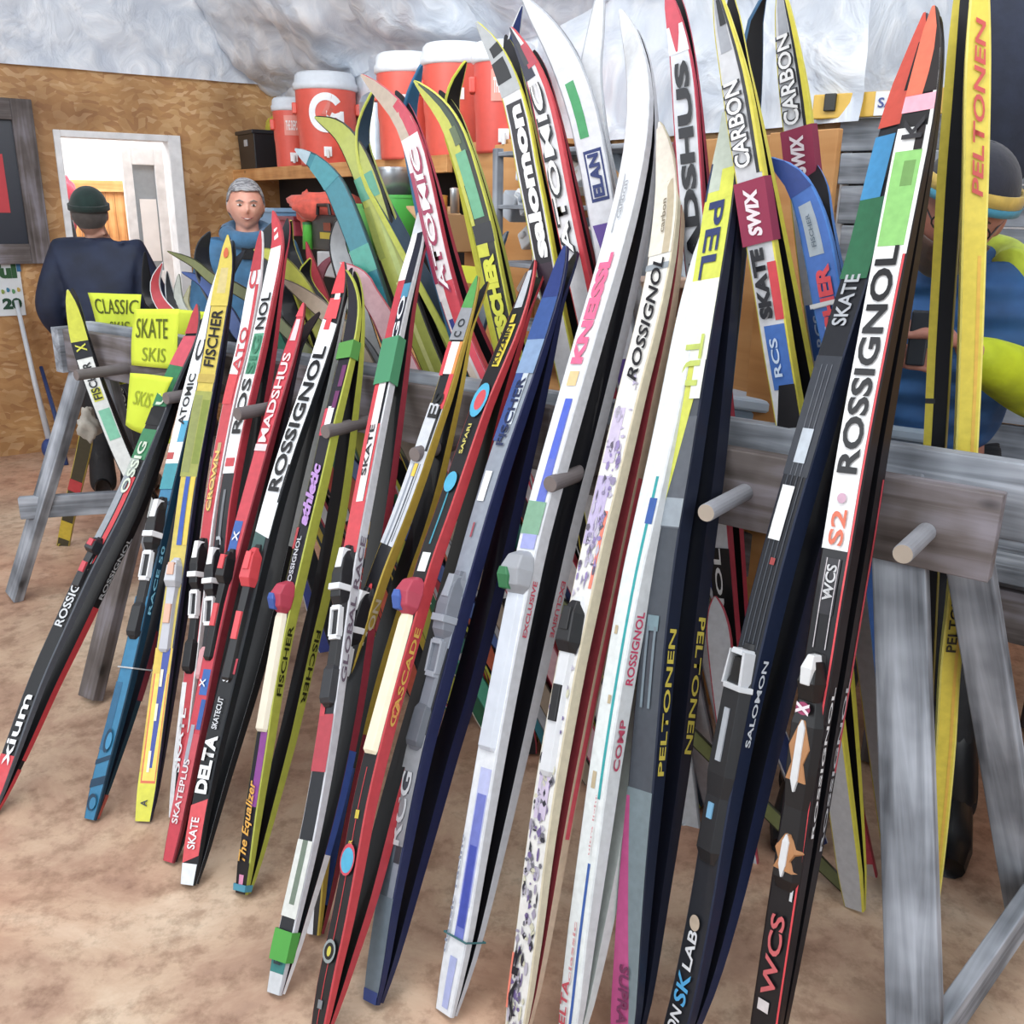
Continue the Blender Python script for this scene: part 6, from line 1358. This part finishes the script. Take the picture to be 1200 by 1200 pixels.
def stand(x, y, h, facing, lean=0.0, armL=None, armR=None):
    """default standing skeleton; facing = unit vector"""
    f = V(facing).normalized(); f.z = 0; f.normalize(); r = f.cross(Z)
    k = h/1.75; O = V((x, y, 0)); P = lambda a, b, z: O+r*(a*k)+f*(b*k)+Z*(z*k)
    J = dict(hip=P(0, 0, .95), waist=P(0, lean*.3, 1.12), chest=P(0, lean*.75, 1.32), neckb=P(0, lean*1.1, 1.44), neck=P(0, lean*1.25, 1.51))
    for s_, q in (('l', -1), ('r', 1)):
        J['sh'+s_] = P(q*.19, lean, 1.40); J['el'+s_] = P(q*.25, lean+.0, 1.11); J['wr'+s_] = P(q*.24, lean+.10, .87)
        J['hj'+s_] = P(q*.09, 0, .88); J['kn'+s_] = P(q*.11, .02, .50); J['an'+s_] = P(q*.12, -.02, .09); J['toe'+s_] = P(q*.14, .14, .045)
        J['hd'+s_] = V((0, 0, -1))+f*.2; J['pn'+s_] = r*(-q)+f*.2; J['cu'+s_] = .45
    return J, f, r, P
def hat(body, c, fr, col, band=None, band2=None, kind='beanie', col2=None):
    rt, fwd, up, h = fr; R3 = Matrix((rt, fwd, up)).transposed()
    mb = MB(); vs = []; fs = []; n, m = 36, 14
    tilt = up*1.0-fwd*.18; tilt.normalize(); rr = rt; ff = rr.cross(tilt)*-1
    ff = tilt.cross(rr)
    for j in range(m+1):
        th = (pi*.53)*j/m
        for k in range(n):
            a = 2*pi*k/n; rib = 1+.012*sin(a*18)
            vs.append(c+up*.32*h+(rr*(sin(th)*cos(a)*.77*rib)+ff*(sin(th)*sin(a)*1.0*rib)+tilt*(cos(th)*.84))*h)
    for j in range(m):
        for k in range(n): fs.append((j*n+k, j*n+(k+1) % n, (j+1)*n+(k+1) % n, (j+1)*n+k))
    mb.add(vs, fs, col); o = mb.build('knit_hat', M_CLOTH, body, smooth=True); md = o.modifiers.new('s', 'SOLIDIFY'); md.thickness = .006; md.offset = 1
    def ring(z0, z1, k_, col_, nm):
        mb = MB(); vs = []; fs = []
        for i, z in enumerate((z0, z1)):
            th = math.acos(max(-1, min(1, z)))
            for k in range(n):
                a = 2*pi*k/n; zz = 1.0
                vs.append(c+up*.32*h+(rr*(sin(th)*cos(a)*.77*k_)+ff*(sin(th)*sin(a)*1.0*k_)+tilt*(z*.84))*h)
        for k in range(n): fs.append((k, (k+1) % n, n+(k+1) % n, n+k))
        mb.add(vs, fs, col_); o = mb.build(nm, M_CLOTH, body, smooth=True); md = o.modifiers.new('s', 'SOLIDIFY'); md.thickness = .009; md.offset = 1
    if band: ring(.02, .26, 1.045, band, 'hat_band')
    if band2: ring(-.12, .03, 1.06, band2, 'hat_cuff')
    if not band: ring(-.16, .12, 1.02, col2 or col, 'hat_cuff')

F_NAVY = fabric('navy_shell', '1c2740', .25, 9); F_DARK = fabric('dark_trousers', '17181d'); F_BLUE = fabric('blue_puffy', '2c5a92', .45, 10, stripes=4.5)
F_LIME = fabric('lime_shell', 'b9c920', .5, 9); F_TEAL = fabric('slate_blue_fleece', '3a6a90', .3, 12); F_GREY = fabric('grey_trousers', '3a3c42')

# man in the green hat seen from behind by the doorway
Hc = atY(106, 259, 5.15)
J, f, r, P = stand(Hc.x+.02, Hc.y+.0, 1.66, (-.25, 1, 0), lean=.02)
J['ell'] = P(-.30, -.02, 1.10); J['elr'] = P(.30, -.02, 1.10); J['wrl'] = P(-.24, .14, .92); J['wrr'] = P(.24, .14, .92)
Hc.z = P(0, 0, 1.62).z+.0
b1, fr = figure('man in a dark green knit hat and navy jacket, back turned, by the doorway', J, Hc, (-.35, 1, -.05), (0, 0, 1), 'b08a78', F_NAVY, F_DARK, bulk=1.14, hgt=.24)
hat(b1, Hc, fr, '16302c', col2='122824')
mb = MB(); mb.sphere(Hc-fr[1]*.022-Z*.0, .112, '4a4441', (.78, .86, .80)); mb.build('hair', M_CLOTH, b1, smooth=True)

# smiling grey-haired woman
Hc = atY(288, 241, 4.75)
dirc = (CAM-Hc); dirc.z = 0; dirc.normalize()
J, f, r, P = stand(Hc.x-dirc.x*.03, Hc.y-dirc.y*.03, Hc.z/1.62*1.75, dirc, lean=.01)
b2, fr = figure('smiling woman with short grey hair and a slate blue jacket under the shelf end', J, Hc, (dirc.x+.05, dirc.y, -.05), (0.02, 0, 1), 'e0ac98', F_TEAL, F_GREY, bulk=.98, smile=True, hgt=.235, brow='8a8078', lip='a85a58')
rt, fw_, up_, h_ = fr
mb = MB(); rnd = random.Random(5)
mb.sphere(Hc+up_*.10*h_-fw_*.06*h_, h_, '7f7f83', (.74, .90, .97), 24, 14, Matrix((rt, fw_, up_)).transposed()) if False else None
for k in range(420):
    a = rnd.uniform(0, 2*pi); fy = sin(a)
    lim = pi*(.30 if fy > .45 else (.30+.34*min(1, (.45-fy)/.7)))
    th = lim*sqrt(rnd.uniform(0, 1)); x, y, z = sin(th)*cos(a), sin(th)*sin(a), cos(th)
    p = Hc+up_*.04*h_+(rt*(x*.72)+fw_*(y*.90)+up_*(z*1.0))*h_
    nrm = (rt*x+fw_*y+up_*z).normalized(); tg = (-fw_*.4+rt*(.9 if x > -.1 else -.7)-up_*abs(x)*1.4+rt*rnd.uniform(-.4, .4)); tg = (tg-nrm*tg.dot(nrm)).normalized(); bt = nrm.cross(tg)
    mb.sphere(p, h_*.16, rnd.choice(['8e8e92', 'a3a3a6', '7a7a7f', 'b0b0b2', '6c6c72']), (1.3, .35, .32), 7, 5, Matrix((tg, bt, nrm)).transposed())
mb.build('hair', M_CLOTH, b2, smooth=True)
mb = MB(); mb.tube([Hc+rt*(-.12*h_)+up_*(-.45*h_)+fw_*.90*h_, Hc+up_*(-.46*h_)+fw_*.965*h_, Hc+rt*(.12*h_)+up_*(-.45*h_)+fw_*.90*h_], [h_*.010, h_*.014, h_*.010], 'ece8e4', 8); mb.build('teeth', M_PLAS, b2, smooth=True)
mb = MB(); pts = []
for k in range(17):
    a = 2*pi*k/16; pts.append(J['neckb']+Z*.045+(r*cos(a)*.095+f*(sin(a)*.085+.01))+Z*(-.03*sin(a)))
mb.tube(pts, .042, '35688e', 12, cap=False); mb.build('collar', M_CLOTH, b2, smooth=True)
mb = MB(); q = J['neckb']+f*.105-Z*.02; mb.box(q, r*.035, f*.01, Z*.05, '1a1c22'); mb.build('undershirt', M_CLOTH, b2, bevel=.008)

# man in blue vest and lime sleeves bent over his work at the right
Hc = onplane(1126, 246, RP(0, .66, 0), VV)
dirc = (CAM-Hc); dirc.z = 0; dirc.normalize(); side = Z.cross(dirc)   # side: to the viewer's right
O = Hc-dirc*.26
J, f, r, P = stand(O.x, O.y, 1.80, dirc, lean=.05)
J['hip'] = V((O.x, O.y, .98)); J['waist'] = O.copy(); J['waist'].z = 1.15; J['waist'] += dirc*.02
J['chest'] = V((O.x, O.y, 1.34))+dirc*.07; J['neckb'] = V((O.x, O.y, 1.455))+dirc*.13; J['neck'] = V((O.x, O.y, 1.50))+dirc*.17
sv = V((side.x, side.y, 0))
for s_, q in (('l', 1), ('r', -1)):     # his left arm is on the viewer's right
    J['sh'+s_] = V((O.x, O.y, 1.40))+sv*(q*.215)+dirc*.08
    J['hj'+s_] = V((O.x, O.y, .90))+sv*(q*.09)
J['ell'] = V((O.x, O.y, 1.13))+sv*.33+dirc*.10
Hd = onplane(1078, 385, RP(0, .40, 0), VV)
J['wrl'] = Hd+sv*.085+V((0, 0, -.03)); J['hdl'] = -sv+Z*.35; J['pnl'] = dirc*-.2-Z*.3-sv*.4; J['cul'] = .85
J['elr'] = V((O.x, O.y, 1.12))-sv*.31+dirc*.08
J['wrr'] = Hd-sv*.10+V((0, 0, -.09))-dirc*.02; J['hdr'] = sv+Z*.25; J['pnr'] = -dirc*.2-Z*.2+sv*.4; J['cur'] = .85
for s_, (x, y) in (('l', (1108, 1012)), ('r', (925, 990))):
    ft = onz(x, y); J['toe'+s_] = ft+dirc*-.0+Z*.045; J['an'+s_] = ft-dirc*.15+Z*.09; J['kn'+s_] = J['hj'+s_].lerp(J['an'+s_], .5)+dirc*.04
b3, fr = figure('bearded man in a blue jacket with lime sleeves looking down at his hands', J, Hc, dirc*.95+sv*.02-Z*.38, Z+dirc*.35+sv*.32, 'b88474', F_BLUE, F_DARK, bulk=1.12, hgt=.275, cuff=F_LIME, brow='4a3428')
hat(b3, Hc, fr, '1c2030', band='c8a840', band2='2f8aa8')
rt, fw_, up_, h_ = fr
mb = MB(); vs = []; fs = []; n, m = 26, 12
for j in range(m+1):
    for k in range(n+1):
        a = -1.25+2.5*k/n; z = -.30-.72*j/m
        if abs(a) < .45 and z > -.62: z_ = z
        rad = sqrt(max(0.02, 1-z*z*.85))
        vs.append(Hc+(rt*(sin(a)*rad*.74)+fw_*(cos(a)*rad*1.0+.02-(.12 if abs(a) < .35 and z > -.5 else 0))+up_*(z*1.12))*h_)
for j in range(m):
    for k in range(n): fs.append((j*(n+1)+k, j*(n+1)+k+1, (j+1)*(n+1)+k+1, (j+1)*(n+1)+k))
mb.add(vs, fs, '4e352a'); o = mb.build('beard', M_CLOTH, b3, smooth=True); md = o.modifiers.new('s', 'SOLIDIFY'); md.thickness = .01
# glasses
mb = MB()
for s_ in (-1, 1):
    q = Hc+rt*(s_*.28*h_)+up_*.06*h_+fw_*.92*h_
    pts = [q+(rt*cos(2*pi*k/14)*.19+up_*sin(2*pi*k/14)*.13)*h_ for k in range(15)]; mb.tube(pts, .0022, '1a1a1e', 6, cap=False)
    mb.tube([q+rt*(s_*.19*h_), Hc+rt*(s_*.72*h_)+up_*.06*h_], .002, '1a1a1e', 6)
mb.tube([Hc+rt*(-.09*h_)+up_*.06*h_+fw_*.96*h_, Hc+rt*(.09*h_)+up_*.06*h_+fw_*.96*h_], .002, '1a1a1e', 6)
mb.build('glasses', M_PLAS, b3)
mb = MB(); pts = []
for k in range(21):
    a = radians(-200)+radians(220)*k/20; pts.append(J['neckb']+Z*.03+sv*cos(a)*.135+dirc*(sin(a)*.10+.0)+Z*(.05*-sin(a)*.6))
mb.tube(pts, .045, 'c3d822', 12); mb.build('collar', M_CLOTH, b3, smooth=True)
# small tool held in the hands
mb = MB(); mb.box(Hd-Z*.02+dirc*.01, sv*.02, dirc*.012, Z*.06, '2a3038'); e = mb.build('pocket_tool', M_PLAS, bevel=.004); tag(e, 'small dark tool held between the hands of the man at the right', 'tool')
# ------------------------------------------------------------------ light
w = bpy.data.worlds.new('world'); SC.world = w; w.use_nodes = True
bg = w.node_tree.nodes['Background']; bg.inputs[0].default_value = (.86, .93, 1.0, 1); bg.inputs[1].default_value = .78
def area(name, loc, tgt, sx, sy, e, col=(1, 1, 1)):
    l = bpy.data.lights.new(name, 'AREA'); l.shape = 'RECTANGLE'; l.size = sx; l.size_y = sy; l.energy = e; l.color = col
    o = bpy.data.objects.new(name, l); COL.objects.link(o); o.location = loc
    o.rotation_euler = (V(tgt)-V(loc)).to_track_quat('-Z', 'Y').to_euler(); return o
area('daylight_above', (-.2, 1.5, 3.9), (0, 2.8, 0), 3, 2.5, 120, (1, .98, .95))
area('side_fill', (-3.6, .2, 2.4), (0, 3, .8), 2.5, 2, 75, (.92, .96, 1))  # added soft lamp from the left, no window stands there
area('doorway_light', WA(.5, 1.3, 2.45), WA(.5, 1.4, 0), 1.5, 1.5, 70)
area('back_fill', (1.6, -1.2, 2.6), (.3, 3, 1), 2.5, 2, 45, (1, 1, 1))
area('ceiling_fill', (1.3, 2.2, 1.95+.6), (1.2, 3.4, 3.0), 1.2, .8, 14, (.93, .97, 1))  # added lamp aimed up to brighten the insulation on the right
area('left_floor_fill', (-3.4, 2.6, 2.2), (-1.5, 3.6, 0), 1.2, 1.2, 8, (1, .97, .92))  # weak added fill for the floor at mid left, not a window
area('ceiling_fill', (-.9, 3.3, 3.0), (-1.4, 7.0, 3.0), 1.6, .8, 26, (.9, .95, 1))  # second added lamp, kept above the frame, lifts the middle ceiling
